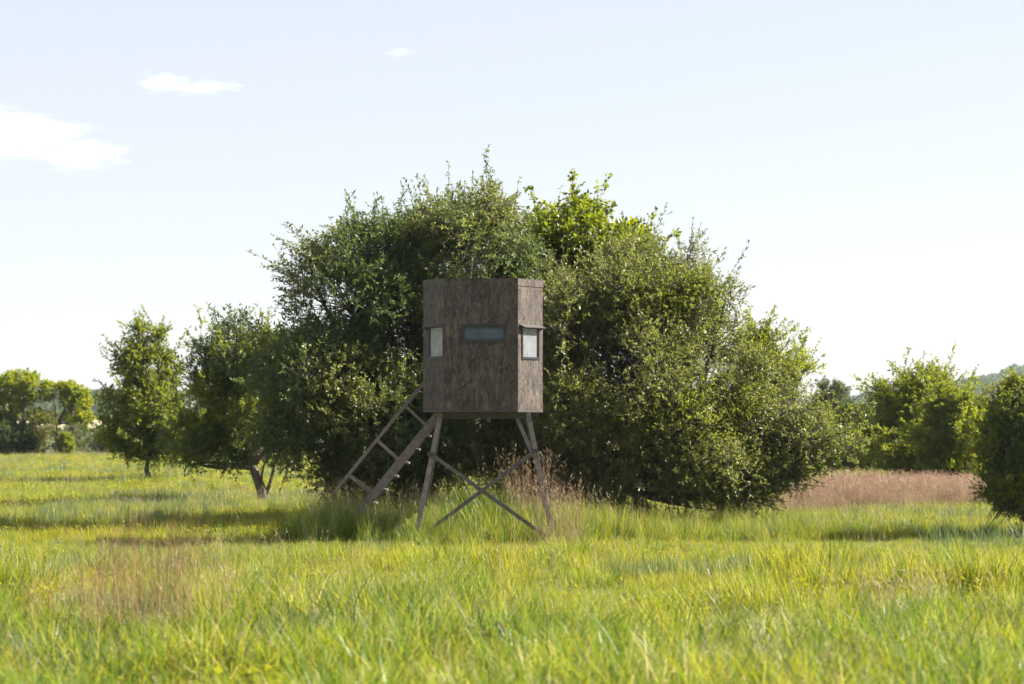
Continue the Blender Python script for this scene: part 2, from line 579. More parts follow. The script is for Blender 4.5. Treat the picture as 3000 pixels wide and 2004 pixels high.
# ------------------------------------------------------------------ the hunting blind
def build_blind():
    Yf = 36.0
    s = Yf / FPX
    x1 = at(1240, 1000, 36.50).x; x2 = at(1301, 1000, 36).x
    x3 = at(1517, 1000, 36).x;   x4 = at(1590, 1000, 36.55).x
    y0, ya, yb = 36.0, 36.50, 36.55
    y3 = 37.80
    zb = at(1400, 1202, 36).z; zt = at(1400, 816, 36).z
    cx, cy = (x1 + x4) / 2, 36.9
    O = Vector((cx, cy, 0))
    root = empty('hunting_blind', O, 'camouflaged eight-sided hunting blind on splayed steel legs with a side stair', 'hunting blind')
    pl = [(x2, y0), (x3, y0), (x4, yb), (x4, y3 - 0.55), (x3, y3), (x2, y3), (x1, y3 - 0.50), (x1, ya)]
    N = 8
    T = 0.03
    lab = {0: 'broad front panel with a low wide window', 1: 'narrow sunlit corner panel with a tall window',
           7: 'narrow shaded corner panel with a tall window', 4: 'rear panel of the blind'}
    # inner polygon, mitred
    P2 = [Vector((p[0], p[1])) for p in pl]

    def inset(d):
        res = []
        for i in range(N):
            a, b, c = P2[i - 1], P2[i], P2[(i + 1) % N]
            e1 = (b - a).normalized(); e2 = (c - b).normalized()
            n1 = Vector((-e1.y, e1.x)); n2 = Vector((-e2.y, e2.x))     # inward for a counter-clockwise ring
            n = (n1 + n2); n = n / (1 + n1.dot(n2))
            res.append(b + n * d)
        return res
    inner = inset(T)
    # window opening per panel: (u0, u1, z0, z1) with u as distance along the panel
    def zpix(py): return at(1400, py, 36).z
    wins = {}
    L0 = (P2[1] - P2[0]).length
    wins[0] = ((1356 - 1301) / 216 * L0, (1480 - 1301) / 216 * L0, zpix(1001), zpix(955), 'glass_tint')
    L1 = (P2[2] - P2[1]).length
    wins[1] = ((1529 - 1517) / 73 * L1, (1578 - 1517) / 73 * L1, zpix(1050), zpix(957), 'glass_dusty')
    L7 = (P2[0] - P2[7]).length
    wins[7] = ((1257 - 1240) / 61 * L7, (1300 - 1240) / 61 * L7, zpix(1048), zpix(955), 'glass_sky_bright')
    L3 = (P2[4] - P2[3]).length
    wins[3] = (0.16 * L3, 0.84 * L3, zpix(1050), zpix(957), 'glass_dusty')
    L5 = (P2[6] - P2[5]).length
    wins[5] = (0.06 * L5, 0.86 * L5, zpix(1052), zpix(980), 'glass_rear')
    L2 = (P2[3] - P2[2]).length
    wins[2] = (0.25 * L2, 0.75 * L2, zpix(1001), zpix(955), 'glass_dusty')
    Z = Vector((0, 0, 1))
    for i in range(N):
        a3 = Vector((*P2[i], 0)); b3 = Vector((*P2[(i + 1) % N], 0))
        u = (b3 - a3).normalized(); n = Vector((u.y, -u.x, 0))          # outward
        L = (b3 - a3).length
        ia = (Vector((*inner[i], 0)) - a3).dot(u); ib = (Vector((*inner[(i + 1) % N], 0)) - a3).dot(u)
        g = Geo()
        gap = 0.0015
        if i in wins:
            u0, u1, z0, z1, gm = wins[i]
            us = [gap, u0, u1, L - gap]; ui = [ia + gap, u0, u1, ib - gap]
            zs = [zb, z0, z1, zt - 0.004]
        else:
            us = [gap, L - gap]; ui = [ia + gap, ib - gap]; zs = [zb, zt - 0.004]
        nu, nz = len(us), len(zs)
        V = []
        for zz in zs:
            for q in us: V.append(a3 + u * q + Z * zz)
        for zz in zs:
            for q in ui: V.append(a3 + u * q - n * T + Z * zz)
        off = nu * nz
        F = []
        for r in range(nz - 1):
            for c in range(nu - 1):
                if nu == 4 and r == 1 and c == 1: continue
                k = r * nu + c
                F.append((k, k + 1, k + nu + 1, k + nu))
                F.append((off + k, off + k + nu, off + k + nu + 1, off + k + 1))
        def edge(k1, k2): F.append((k1, k1 + off, k2 + off, k2))
        for c in range(nu - 1):
            edge(c + 1, c); edge((nz - 1) * nu + c, (nz - 1) * nu + c + 1)
        for r in range(nz - 1):
            edge(r * nu, (r + 1) * nu); edge((r + 1) * nu + nu - 1, r * nu + nu - 1)
        if nu == 4:
            edge(5, 6); edge(6, 10); edge(10, 9); edge(9, 5)
        g.add(V, F)
        pan = g.build('wall_panel', M['camo'], root, O, label=lab.get(i))
        # lining inside
        if i in wins:
            f = Geo()
            fw, fp = (0.026, 0.014) if i else (0.040, 0.018)
            o0 = a3
            for (ua, ub, va, vb) in ((u0 - fw * .3, u1 + fw * .3, z0 - fw * .3, z0 + fw), (u0 - fw * .3, u1 + fw * .3, z1 - fw * .7, z1 + fw * .3)):
                f.frame_box(o0, u, n, Z, (ua, ub), (-0.026, fp), (va, vb))
            zz0, zz1 = z0 + fw, z1 - fw * .7
            f.frame_box(o0, u, n, Z, (u0 - fw * .3, u0 + fw * .7), (-0.026, fp), (zz0, zz1))
            f.frame_box(o0, u, n, Z, (u1 - fw * .7, u1 + fw * .3), (-0.026, fp), (zz0, zz1))
            f.build('window_frame', M['frame'], pan, O)
            pg = Geo().frame_box(o0, u, n, Z, (u0 + fw * .7, u1 - fw * .7), (-0.012, -0.008), (zz0, zz1))
            pg.build('window_pane', M[gm], pan, O)
            v = Geo()
            if i == 0:
                v.hexa([a3 + u * (u0 - .05) + n * .002 + Z * (z1 + .018), a3 + u * (u1 + .05) + n * .002 + Z * (z1 + .018),
                        a3 + u * (u1 + .05) + n * .045 + Z * (z1 + .010), a3 + u * (u0 - .05) + n * .045 + Z * (z1 + .010),
                        a3 + u * (u0 - .05) + n * .002 + Z * (z1 + .026), a3 + u * (u1 + .05) + n * .002 + Z * (z1 + .026),
                        a3 + u * (u1 + .05) + n * .045 + Z * (z1 + .018), a3 + u * (u0 - .05) + n * .045 + Z * (z1 + .018)])
            else:
                e0, e1, dep, drop = u0 - .065, u1 + .055, .095, .040
                v.hexa([a3 + u * e0 + n * .002 + Z * (z1 + .030), a3 + u * e1 + n * .002 + Z * (z1 + .030),
                        a3 + u * e1 + n * dep + Z * (z1 + .030 - drop), a3 + u * e0 + n * dep + Z * (z1 + .030 - drop),
                        a3 + u * e0 + n * .002 + Z * (z1 + .038), a3 + u * e1 + n * .002 + Z * (z1 + .038),
                        a3 + u * e1 + n * dep + Z * (z1 + .038 - drop), a3 + u * e0 + n * dep + Z * (z1 + .038 - drop)])
                for e in (e0 + .012, e1 - .018):
                    p0 = a3 + u * e; p1 = p0 + u * .006
                    tri = [(.003, .028), (dep - .02, .030 - drop + .010), (.003, -.055)]
                    vs = [p + n * q[0] + Z * (z1 + q[1]) for p in (p0, p1) for q in tri]
                    v.add(vs, [(0, 1, 2), (5, 4, 3), (0, 3, 4, 1), (1, 4, 5, 2), (2, 5, 3, 0)])
            v.build('visor', M['steel_dark'], pan, O)
        # screws on the sunlit corner panel and round its window
        if i == 1:
            u0, u1, z0, z1, gm = wins[1]
            spots = []
            for q in np.linspace(zb + .06, zt - .16, 9): spots += [(0.035, q), (L - 0.035, q)]
            for q in np.linspace(0.06, L - 0.06, 4): spots += [(q, zb + .035), (q, zt - .17), (q, (zb + z0) / 2)]
            for q in np.linspace(z0, z1 - .03, 6): spots += [(u0 - .022, q), (u1 + .022, q)]
            for q in np.linspace(u0, u1, 4): spots.append((q, z0 - .025))
            me = None
            for (su, sz) in spots:
                if me is None:
                    sg = Geo()
                    ang = [2 * math.pi * k / 8 for k in range(8)]
                    r0, r1 = .0085, .005
                    vs = [u * (math.cos(t) * r0) + Z * (math.sin(t) * r0) for t in ang] + [u * (math.cos(t) * r1) + Z * (math.sin(t) * r1) + n * .006 for t in ang]
                    sg.add(vs, [tuple(range(8, 16))] + [(k, (k + 1) % 8, (k + 1) % 8 + 8, k + 8) for k in range(8)])
                    so = sg.build('screw', M['screw'], pan)
                    me = so.data
                else:
                    so = bpy.data.objects.new('screw', me); scene.collection.objects.link(so); so.parent = pan
                so.location = a3 + u * su + n * .001 + Z * sz - O
    # lining of the cabin: dark floor and ceiling boards
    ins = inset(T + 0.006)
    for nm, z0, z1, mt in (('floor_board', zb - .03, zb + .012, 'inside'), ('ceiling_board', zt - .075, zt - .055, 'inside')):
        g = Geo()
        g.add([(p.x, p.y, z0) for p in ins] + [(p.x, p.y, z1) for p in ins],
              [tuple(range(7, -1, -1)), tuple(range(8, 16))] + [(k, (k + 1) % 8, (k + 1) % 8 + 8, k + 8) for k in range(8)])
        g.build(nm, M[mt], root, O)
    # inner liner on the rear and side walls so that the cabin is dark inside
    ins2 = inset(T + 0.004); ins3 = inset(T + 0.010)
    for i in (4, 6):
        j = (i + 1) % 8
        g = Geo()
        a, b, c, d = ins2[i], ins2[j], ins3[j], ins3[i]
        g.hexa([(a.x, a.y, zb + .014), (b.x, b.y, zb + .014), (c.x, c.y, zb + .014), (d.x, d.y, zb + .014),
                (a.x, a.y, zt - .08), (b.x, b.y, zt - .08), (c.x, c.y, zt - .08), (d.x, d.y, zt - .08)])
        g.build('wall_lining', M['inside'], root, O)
    # dark shelf-like object seen through the corner window
    g = Geo()
    g.frame_box(Vector((x1 + .12, 36.75, zpix(1018) - .02)), Vector((1, 0, 0)), Vector((0, 1, 0)), Z, (0, .12), (0, .08), (-.25, .0))
    g.frame_box(Vector((x1 + .04, 36.72, zpix(1018) - .02)), Vector((1, 0, 0)), Vector((0, 1, 0)), Z, (0, .24), (0, .14), (.002, .09))
    g.build('shelf', M['inside'], root, O)
    # roof sheet, slightly crowned, with a band folded down over each wall
    out = inset(-0.013)
    g = Geo()
    rim = [(p.x, p.y, zt) for p in out]; top = [(p.x, p.y, zt + .004) for p in out]
    apex = (cx, cy, zt + .018)
    g.add(rim + top + [apex], [tuple(range(7, -1, -1))] + [(k, (k + 1) % 8, (k + 1) % 8 + 8, k + 8) for k in range(8)] + [(8 + k, 8 + (k + 1) % 8, 16) for k in range(8)])
    g.build('roof', M['camo'], root, O)
    o1, o2 = inset(-0.0015), inset(-0.010)
    for i in range(8):
        j = (i + 1) % 8
        g = Geo()
        a, b, c, d = o2[i], o2[j], o1[j], o1[i]
        z0, z1 = zt - .105, zt - .001
        if i == 0:      # bent lip over the front
            z1 = zt - .001
        g.hexa([(a.x, a.y, z0), (b.x, b.y, z0), (c.x, c.y, z0), (d.x, d.y, z0), (a.x, a.y, z1), (b.x, b.y, z1), (c.x, c.y, z1), (d.x, d.y, z1)])
        g.build('roof_edge', M['camo_green'] if i == 7 else M['camo'], root, O, label='greenish roof edge strip' if i == 7 else None)
    # folded corner trim between front and sunlit panel
    g = Geo()
    g.bar((x3 + .001, y0 - .004, zb + .002), (x3 + .001, y0 - .004, zt - .11), .012, .010)
    g.build('corner_trim', M['steel'], root, O)
    g = Geo()
    g.bar((x2 - .001, y0 - .003, zb + .002), (x2 - .001, y0 - .003, zt - .11), .008, .008)
    g.build('corner_trim', M['steel_dark'], root, O)
    # bottom lip
    o1, o2 = inset(0.004), inset(-0.006)
    g = Geo()
    for i in range(8):
        j = (i + 1) % 8
        a, b, c, d = o2[i], o2[j], o1[j], o1[i]
        g.hexa([(a.x, a.y, zb - .028), (b.x, b.y, zb - .028), (c.x, c.y, zb - .028), (d.x, d.y, zb - .028), (a.x, a.y, zb - .002), (b.x, b.y, zb - .002), (c.x, c.y, zb - .002), (d.x, d.y, zb - .002)])
    g.build('floor_rim', M['steel_dark'], root, O)
    # stand: beams, legs, braces
    ft_l, ft_r = at(1208, 1598, 35.75), at(1629, 1590, 35.75)
    tp_l, tp_r = at(1291, 1207, 36.22), at(1547, 1207, 36.22)
    rt_l, rt_r = at(1294, 1219, 37.6), at(1541, 1219, 37.6)
    zt_leg = zb - .03
    yb1, yb2 = 36.22, 37.58
    for (yy) in (yb1, yb2):
        g = Geo(); g.bar((tp_l.x - .03, yy + .05, zb - .078), (tp_r.x + .03, yy + .05, zb - .078), .05, .095)
        g.build('floor_beam', M['steel_dark'], root, O)
    for xx in (tp_l.x + .10, tp_r.x - .10):
        g = Geo(); g.bar((xx, yb1 + .08, zb - .070), (xx, yb2 + .02, zb - .070), .05, .075, Vector((1, 0, 0)))
        g.build('floor_beam', M['steel_dark'], root, O)
    X, Yv = Vector((1, 0, 0)), Vector((0, 1, 0))
    w = .072
    def leg(top, foot, sx, sy):
        top = Vector((top.x, top.y, zt_leg)); f = Vector((foot.x, foot.y, -0.12))
        off = X * (w * .5 * -sx)
        g = Geo(); g.angle_iron(top + off, f + off, X * sx, Yv * sy, w, w, .007)
        o = g.build('leg', M['steel'], root, O)
        for q in (0.03, 0.06):
            p = top.lerp(f, q) + Vector((0, -.004 if sy > 0 else .004, 0))
            b = Geo(); b.frame_box(p, X, Yv, Z, (-.010, .010), (-.008, .004), (-.010, .010))
            b.build('bolt', M['screw'], o, O)
        return top, f
    FL = leg(tp_l, ft_l, 1, 1); FR = leg(tp_r, ft_r, -1, 1)
    rf_l = Vector((ft_l.x, 38.2, 0)); rf_r = Vector((ft_r.x, 38.2, 0))
    RL = leg(rt_l, rf_l, 1, -1); RR = leg(rt_r, rf_r, -1, -1)
    # gusset struts from the front beam to the legs
    g = Geo(); a = at(1512, 1219, 36.30); b = at(1560, 1330, 36.16); g.bar(a, b, .012, .060, Yv); g.build('strut', M['steel'], root, O)
    # crossed braces in front
    g = Geo(); g.bar(at(1262, 1330, 36.05), at(1600, 1572, 35.90), .030, .056, Yv); g.build('brace', M['brace_steel'], root, O)
    g = Geo(); g.bar(at(1566, 1322, 36.00), at(1222, 1580, 35.83), .030, .056, Yv); g.build('brace', M['brace_steel'], root, O)
    for p in (at(1262, 1330, 36.03), at(1566, 1322, 35.98)):
        g = Geo(); g.frame_box(p, X, Yv, Z, (-.05, .05), (-.022, -.016), (-.035, .035)); g.build('bracket', M['steel_dark'], root, O)
    # stair: an Empty part with its own pieces
    st = bpy.data.objects.new('stair', None); scene.collection.objects.link(st); st.parent = root
    Yn, Yr = 37.62, 38.16
    A = at(1282, 1217, Yn); B = at(1030, 1530, Yn)
    d = (B - A).normalized(); B2 = A + d * ((A.z + .05) / -d.z)
    for k, yy in enumerate((Yn, Yr)):
        g = Geo(); a = Vector((A.x, yy, A.z)); b = Vector((B2.x, yy, B2.z)); g.bar(a, b, .036, .130, Yv)
        g.build('stringer', M['steel'], st, O)
    nrm = Vector((d.z, 0, -d.x))
    if nrm.z < 0: nrm = -nrm
    Ls = (B2 - A).length
    step = .268
    k = 0
    q = .10
    while q < Ls - .1:
        p = A + d * q - nrm * .055
        g = Geo(); g.frame_box(Vector((p.x, Yn, p.z)), X, Yv, Z, (-.10, .075), (.022, Yr - Yn - .022), (-.018, .012))
        g.build('step', M['steel'], st, O)
        q += step
    H1 = at(1262, 1092, Yn); H2 = at(974, 1445, Yn)
    for yy in (Yn, Yr):
        g = Geo(); g.bar((H1.x, yy, H1.z), (H2.x, yy, H2.z), .034, .034, Yv); g.build('handrail', M['steel'], st, O)
        for (p0, p1) in (((1185, 1190), (1250, 1250)), ((1101, 1290), (1167, 1349)), ((1017, 1392), (1087, 1446))):
            a = at(*p0, Yn); b = at(*p1, Yn)
            g = Geo(); g.bar((a.x, yy + .02, a.z), (b.x, yy + .02, b.z), .022, .026, Yv); g.build('rail_post', M['steel'], st, O)
    return root


build_blind()

# ------------------------------------------------------------------ trees
def lobe(px, py, rx, rz, Y, ry=None):
    c = at(px, py, Y)
    k = Y / FPX
    rx *= k; rz *= k
    return (np.array(c), np.array([rx, ry if ry else (rx + rz) * 0.55, rz]))


def unit(v):
    return v / np.maximum(np.linalg.norm(v, axis=-1, keepdims=True), 1e-9)


def leaf_arrays(P, D, L, W, rs):
    """Folded diamond leaves: base P, direction D."""
    n = len(P)
    up = np.tile([0, 0, 1.0], (n, 1)) + rs.normal(0, 0.75, (n, 3))
    S = unit(np.cross(D, up))
    U = np.cross(S, D)
    a = P
    b = P + D * (L * 0.45)[:, None] + S * (W * 0.5)[:, None] + U * (W * 0.18)[:, None]
    c = P + D * L[:, None] - U * (L * 0.10)[:, None]
    d = P + D * (L * 0.45)[:, None] - S * (W * 0.5)[:, None] + U * (W * 0.18)[:, None]
    V = np.stack([a, b, c, d], 1).reshape(-1, 3)
    i = np.arange(n) * 4
    F = np.stack([i, i + 1, i + 2, i, i + 2, i + 3], 1).reshape(-1, 3)
    return V, F


def twig_tubes(P0, P1, r):
    """many thin three-sided twigs."""
    D = unit(P1 - P0)
    ref = np.tile([0.3, 0.5, 0.81], (len(P0), 1))
    S = unit(np.cross(D, ref)); N = np.cross(D, S)
    vs = []
    for (P, k) in ((P0, 1.0), (P1, 0.45)):
        for a in (0, 2.094, 4.189):
            vs.append(P + (S * math.cos(a) + N * math.sin(a)) * (r * k)[:, None])
    V = np.stack(vs, 1).reshape(-1, 3)
    i = np.arange(len(P0)) * 6
    F = []
    for k in range(3):
        k2 = (k + 1) % 3
        F.append(np.stack([i + k, i + k2, i + 3 + k2, i + 3 + k], 1))
    return V, np.concatenate(F)


def tree(name, label, cat, base, lobes, mat, leaf=(0.055, 0.022), density=26.0, trunk_r=0.14, fork=None, twigs=8, per_twig=13,
         twig_len=(0.22, 0.50), shell=0.55, up=0.35, seed=1, gap=0.0, gap_scale=1.1, shoots=0, shoot_len=(0.5, 0.9), group=None,
         limb_pts=None, bark='bark', second=None, trunk_path=None, zmin=0.25, droop=0.0, stems=1, shrink=0.0, sprays=0, spray_len=(0.6, 1.3)):
    rs = np.random.default_rng(seed)
    bx, by = base
    bz = gz(bx, by)
    O = np.array([bx, by, bz])
    root = empty(name, O, label, cat, group)
    if shrink:
        sh = shrink * 0.5 * sum(twig_len)
        lobes = [(c, np.maximum(r * 0.4, r - sh)) for c, r in lobes]
    # --- cluster centres in the shells of the lobes
    CP_, CN, CL = [], [], []
    for li, (c, r) in enumerate(lobes):
        area = 4 * math.pi * ((r[0] * r[1]) ** 1.6 / 3 + (r[0] * r[2]) ** 1.6 / 3 + (r[1] * r[2]) ** 1.6 / 3) ** (1 / 1.6)
        n = max(8, int(area * density))
        d = unit(rs.normal(size=(n, 3)))
        rad = shell + (1.0 - shell) * rs.random(n) ** 0.6 + rs.normal(0, 0.05, n)
        p = c + d * r * rad[:, None]
        nn = unit(d / r)
        keep = np.ones(n, bool)
        for lj, (c2, r2) in enumerate(lobes):
            if lj != li:
                q = np.linalg.norm((p - c2) / r2, axis=1)
                keep &= q > 0.62
        keep &= p[:, 2] > bz + zmin
        CP_.append(p[keep]); CN.append(nn[keep]); CL.append(np.full(keep.sum(), li))
    P = np.concatenate(CP_); Nn = np.concatenate(CN); CL = np.concatenate(CL)
    if gap > 0:
        f = np.array([noise.noise(Vector(q * gap_scale) + Vector((seed * 3.1, 0, 0))) for q in P])
        k = f > (-0.5 + gap)
        P, Nn, CL = P[k], Nn[k], CL[k]
    nc = len(P)
    # --- twigs out of each cluster
    nt = twigs
    T0 = np.repeat(P, nt, 0)
    Dt = unit(np.repeat(Nn, nt, 0) * 0.55 + rs.normal(0, 0.62, (nc * nt, 3)) + np.array([0, 0, up - droop]))
    Lt = rs.uniform(*twig_len, nc * nt)
    ct = np.repeat(rs.random(nc), nt)
    if shoots:
        w = np.where(Nn[:, 2] > 0.25)[0]
        w2 = np.where((Nn[:, 2] > -0.3) & (np.abs(Nn[:, 0]) > 0.5))[0]
        w = np.concatenate([w, w2])
        pick = rs.choice(w, min(shoots, len(w)), replace=False)
        T0 = np.concatenate([T0, P[pick]])
        Dt = np.concatenate([Dt, unit(Nn[pick] * 0.75 + rs.normal(0, 0.28, (len(pick), 3)) + np.array([0, 0, 0.55]))])
        Lt = np.concatenate([Lt, rs.uniform(*shoot_len, len(pick))])
        ct = np.concatenate([ct, rs.uniform(0.5, 1.0, len(pick))])
    if sprays:
        # longer side branches that stick out of the crown, each with twigs along it
        w = np.where((Nn[:, 2] > -0.45) & (Nn[:, 1] < 0.6))[0]
        pick = rs.choice(w, min(sprays, len(w)), replace=False)
        sd_ = unit(Nn[pick] * 0.9 + rs.normal(0, 0.3, (len(pick), 3)) + np.array([0, 0, 0.30 + up * 0.4]))
        sl_ = rs.uniform(*spray_len, len(pick))
        k_ = 11
        tt = np.tile(np.linspace(0.12, 1.0, k_), len(pick))
        ii = np.repeat(np.arange(len(pick)), k_)
        sp_ = P[pick][ii] + sd_[ii] * (sl_[ii] * tt)[:, None] + rs.normal(0, 0.03, (len(ii), 3))
        T0 = np.concatenate([T0, sp_, P[pick]])
        Dt = np.concatenate([Dt, unit(sd_[ii] * 0.7 + rs.normal(0, 0.55, (len(ii), 3)) + np.array([0, 0, 0.2])), sd_])
        Lt = np.concatenate([Lt, rs.uniform(0.55, 0.95, len(ii)) * twig_len[0] * (1.25 - 0.6 * tt), sl_])
        ct = np.concatenate([ct, np.repeat(rs.random(len(pick)), k_), rs.random(len(pick))])
    T1 = T0 + Dt * Lt[:, None]
    # --- leaves along the twigs
    m = len(T0)
    cnt = np.maximum(4, (per_twig * Lt / (0.5 * sum(twig_len)))).astype(int)
    idx = np.repeat(np.arange(m), cnt)
    t = rs.random(len(idx)) ** 0.8
    LP = T0[idx] + (T1 - T0)[idx] * (0.12 + 0.9 * t)[:, None]
    LD = unit(Dt[idx] * 0.6 + rs.normal(0, 0.6, (len(idx), 3)) + np.array([0, 0, 0.05]))
    LL = rs.uniform(0.7, 1.25, len(idx)) * leaf[0]
    LW = LL * (leaf[1] / leaf[0]) * rs.uniform(0.8, 1.2, len(idx))
    LV, LF = leaf_arrays(LP, LD, LL, LW, rs)
    tint = np.clip(0.62 * rs.random(len(idx)) + 0.38 * ct[idx] + 0.0, 0, 1)
    mats = [mat]; mi = None
    if second:
        # a share of the clusters carries a second kind of leaf colour
        f2 = np.array([noise.noise(Vector(q * 0.9) + Vector((seed * 1.7 + 40, 0, 0))) for q in T0])
        s2 = (f2 + rs.normal(0, 0.12, len(f2)) > second[1])[idx]
        mats = [mat, second[0]]
        mi = np.repeat(s2.astype(np.int32), 2)
    cr = mesh_obj('crown', LV - O, LF, None, root, {'tint': np.repeat(tint, 4)}, mats, mi)
    cr['kind'] = 'stuff'
    # --- wood
    base_v = Vector(O)
    if trunk_path:
        tp = [Vector(p) for p in trunk_path]
    else:
        fk = Vector(fork) if fork is not None else Vector((np.mean([l[0][0] for l in lobes]), np.mean([l[0][1] for l in lobes]), bz + 0.55 * min(l[0][2] - bz for l in lobes)))
        tp = [base_v + (fk - base_v) * q + Vector((0.06 * math.sin(q * 5 + seed), 0.05 * math.cos(q * 4 + seed), 0)) * (q * (1 - q) * 4) for q in (0, .25, .5, .75, 1)]
        tp[0] = base_v
    tp[0] = tp[0] - Vector((0, 0, 0.12))
    nt_ = len(tp)
    rad = [trunk_r * (1.25 if i == 0 else 1.0 - 0.35 * i / (nt_ - 1)) for i in range(nt_)]
    V, F = tube_arrays(tp, rad, 10)
    mesh_obj('trunk', np.array(V) - O, F, M[bark], root, smooth_shade=True)
    fk = tp[-1]
    mids = {}
    for li, (c, r) in enumerate(lobes):
        cv = Vector(c)
        start = tp[-1] if stems == 1 else tp[min(nt_ - 1, 1 + li % max(1, nt_ - 1))]
        ctrl = start.lerp(cv, 0.5) + Vector(rs.normal(0, 0.12, 3)) * (cv - start).length
        ctrl.z = max(ctrl.z, bz + 0.3)
        pts = []
        nseg = 7
        for i in range(nseg + 1):
            q = i / nseg
            pts.append(start * (1 - q) ** 2 + ctrl * 2 * q * (1 - q) + cv * q * q + Vector(rs.normal(0, 0.02, 3)) * (0 if i in (0, nseg) else 1))
        r0 = trunk_r * 0.55
        V, F = tube_arrays(pts, [r0 * (1 - i / nseg) + 0.014 for i in range(nseg + 1)], 6)
        mesh_obj('branch', np.array(V) - O, F, M[bark], root, smooth_shade=True)
        mids[li] = np.array([tuple(p) for p in pts[3:]])
    B0, B1, Br = [], [], []
    for i in range(nc):
        mp = mids[CL[i]]
        j = int(np.argmin(np.linalg.norm(mp - P[i], axis=1)))
        a = mp[max(0, j - rs.integers(0, 2))]
        k = a + (P[i] - a) * 0.5 + rs.normal(0, 0.07, 3) * np.linalg.norm(P[i] - a)
        B0 += [a, k]; B1 += [k, P[i]]; Br += [0.013, 0.008]
    B0 = np.concatenate([np.array(B0), T0]); B1 = np.concatenate([np.array(B1), T1])
    Br = np.concatenate([np.array(Br), np.full(m, 0.0042)])
    V, F = twig_tubes(B0, B1, Br)
    tw = mesh_obj('twigs', V - O, F, M['twig'], root)
    tw['kind'] = 'stuff'
    return root


def on_ground(px, Y):
    return (at(px, 1300, Y).x, Y)


# the great shaded oak behind the stair
YA = 40.9
oakA = [lobe(1330, 700, 190, 100, YA, 1.3), lobe(1330, 800, 200, 130, YA + .2, 1.3), lobe(1520, 700, 110, 110, YA + .5, 1.0), lobe(1090, 755, 180, 95, YA, 1.3), lobe(920, 810, 85, 70, YA, 0.9), lobe(1020, 900, 190, 150, YA - .4, 1.5),
        lobe(940, 1110, 190, 150, YA - .7, 1.5), lobe(1130, 1240, 190, 170, YA - .5, 1.5), lobe(1210, 980, 170, 180, YA - .3, 1.4), lobe(1490, 675, 85, 70, YA + .3, 0.9),
        lobe(880, 1270, 130, 120, YA - .4, 1.1), lobe(1300, 1340, 170, 120, YA + .2, 1.2), lobe(1030, 1390, 110, 65, YA, 1.0), lobe(1380, 1000, 190, 190, YA + .9, 1.5), lobe(1430, 760, 150, 120, YA, 1.2),
        lobe(1410, 605, 95, 30, YA, 0.6), lobe(1555, 690, 60, 50, YA + .5, 0.6), lobe(1170, 1430, 110, 50, YA - .2, 0.8)]
bA = on_ground(1240, 41.3)
tree('oak_tree', 'big dark-leaved oak tree standing behind the stair of the hunting blind', 'tree', bA, oakA, M['oak'], leaf=(0.068, 0.027), density=21,
     trunk_r=0.22, fork=at(1235, 1330, 41.3), seed=11, gap=0.31, gap_scale=1.1, sprays=200, spray_len=(0.45, 0.95), shoots=200, shoot_len=(0.45, 1.0), shrink=0.35, second=(M['oak_blue'], -0.2), shell=0.5)
# the vine-hung tree between the two oaks
YC = 43.2
vine = [lobe(1690, 690, 100, 72, YC, 1.1), lobe(1600, 740, 110, 90, YC, 1.0), lobe(1760, 740, 120, 90, YC, 1.0), lobe(1830, 750, 80, 60, YC, 0.9), lobe(1640, 880, 170, 150, YC, 1.3), lobe(1700, 635, 40, 25, YC, 0.4), lobe(1560, 1050, 150, 160, YC + .3, 1.2)]
tree('vine_covered_tree', 'broad-leaved bright green vine-hung tree rising behind the roof of the blind', 'tree', on_ground(1650, 43.6), vine, M['vine'],
     leaf=(0.085, 0.06), density=15, trunk_r=0.16, seed=12, gap=0.2, sprays=25, shoots=30, shrink=0.2, per_twig=10, shell=0.5)
# the silvery oak
YB = 40.8
oakB = [lobe(1800, 890, 185, 135, YB, 1.5), lobe(1930, 850, 145, 95, YB, 1.2), lobe(2050, 905, 105, 85, YB, 1.1), lobe(2070, 1030, 120, 120, YB, 1.2),
        lobe(1830, 1100, 220, 190, YB - .6, 1.6), lobe(2050, 1230, 190, 140, YB - .5, 1.4), lobe(2220, 1275, 130, 80, YB - .3, 1.1), lobe(2370, 1290, 90, 45, YB - .3, 0.7),
        lobe(1760, 1350, 220, 110, YB - .4, 1.4), lobe(2040, 1365, 185, 62, YB - .6, 1.2), lobe(1650, 1180, 110, 170, YB - 1.0, 1.2), lobe(1870, 775, 95, 45, YB + .2, 0.8),
        lobe(2270, 1370, 110, 40, YB - .4, 0.8), lobe(2015, 745, 35, 35, YB, 0.4), lobe(2130, 855, 40, 35, YB, 0.5), lobe(2400, 1365, 60, 16, YB - .4, 0.4), lobe(2170, 1410, 110, 22, YB - .6, 0.7), lobe(1660, 960, 100, 130, YB - .9, 1.0), lobe(1930, 970, 190, 150, YB + .5, 1.5), lobe(2150, 1130, 120, 110, YB - .2, 1.1), lobe(2310, 1200, 100, 70, YB, 0.8), lobe(1790, 1440, 200, 48, YB - .4, 1.2), lobe(2000, 1430, 170, 42, YB - .5, 1.0), lobe(2150, 1445, 120, 30, YB - .4, 0.7), lobe(1620, 1400, 110, 80, YB + .2, 1.0), lobe(2250, 1440, 80, 18, YB - .3, 0.4), lobe(2470, 1320, 70, 16, YB - .3, 0.35), lobe(2410, 1235, 45, 14, YB, 0.35), lobe(2310, 1395, 70, 14, YB - .5, 0.4), lobe(1520, 1340, 120, 130, YB + .8, 1.2), lobe(1420, 1280, 110, 130, YB + 1.2, 1.0), lobe(1560, 1180, 120, 150, YB + 1.0, 1.1)]
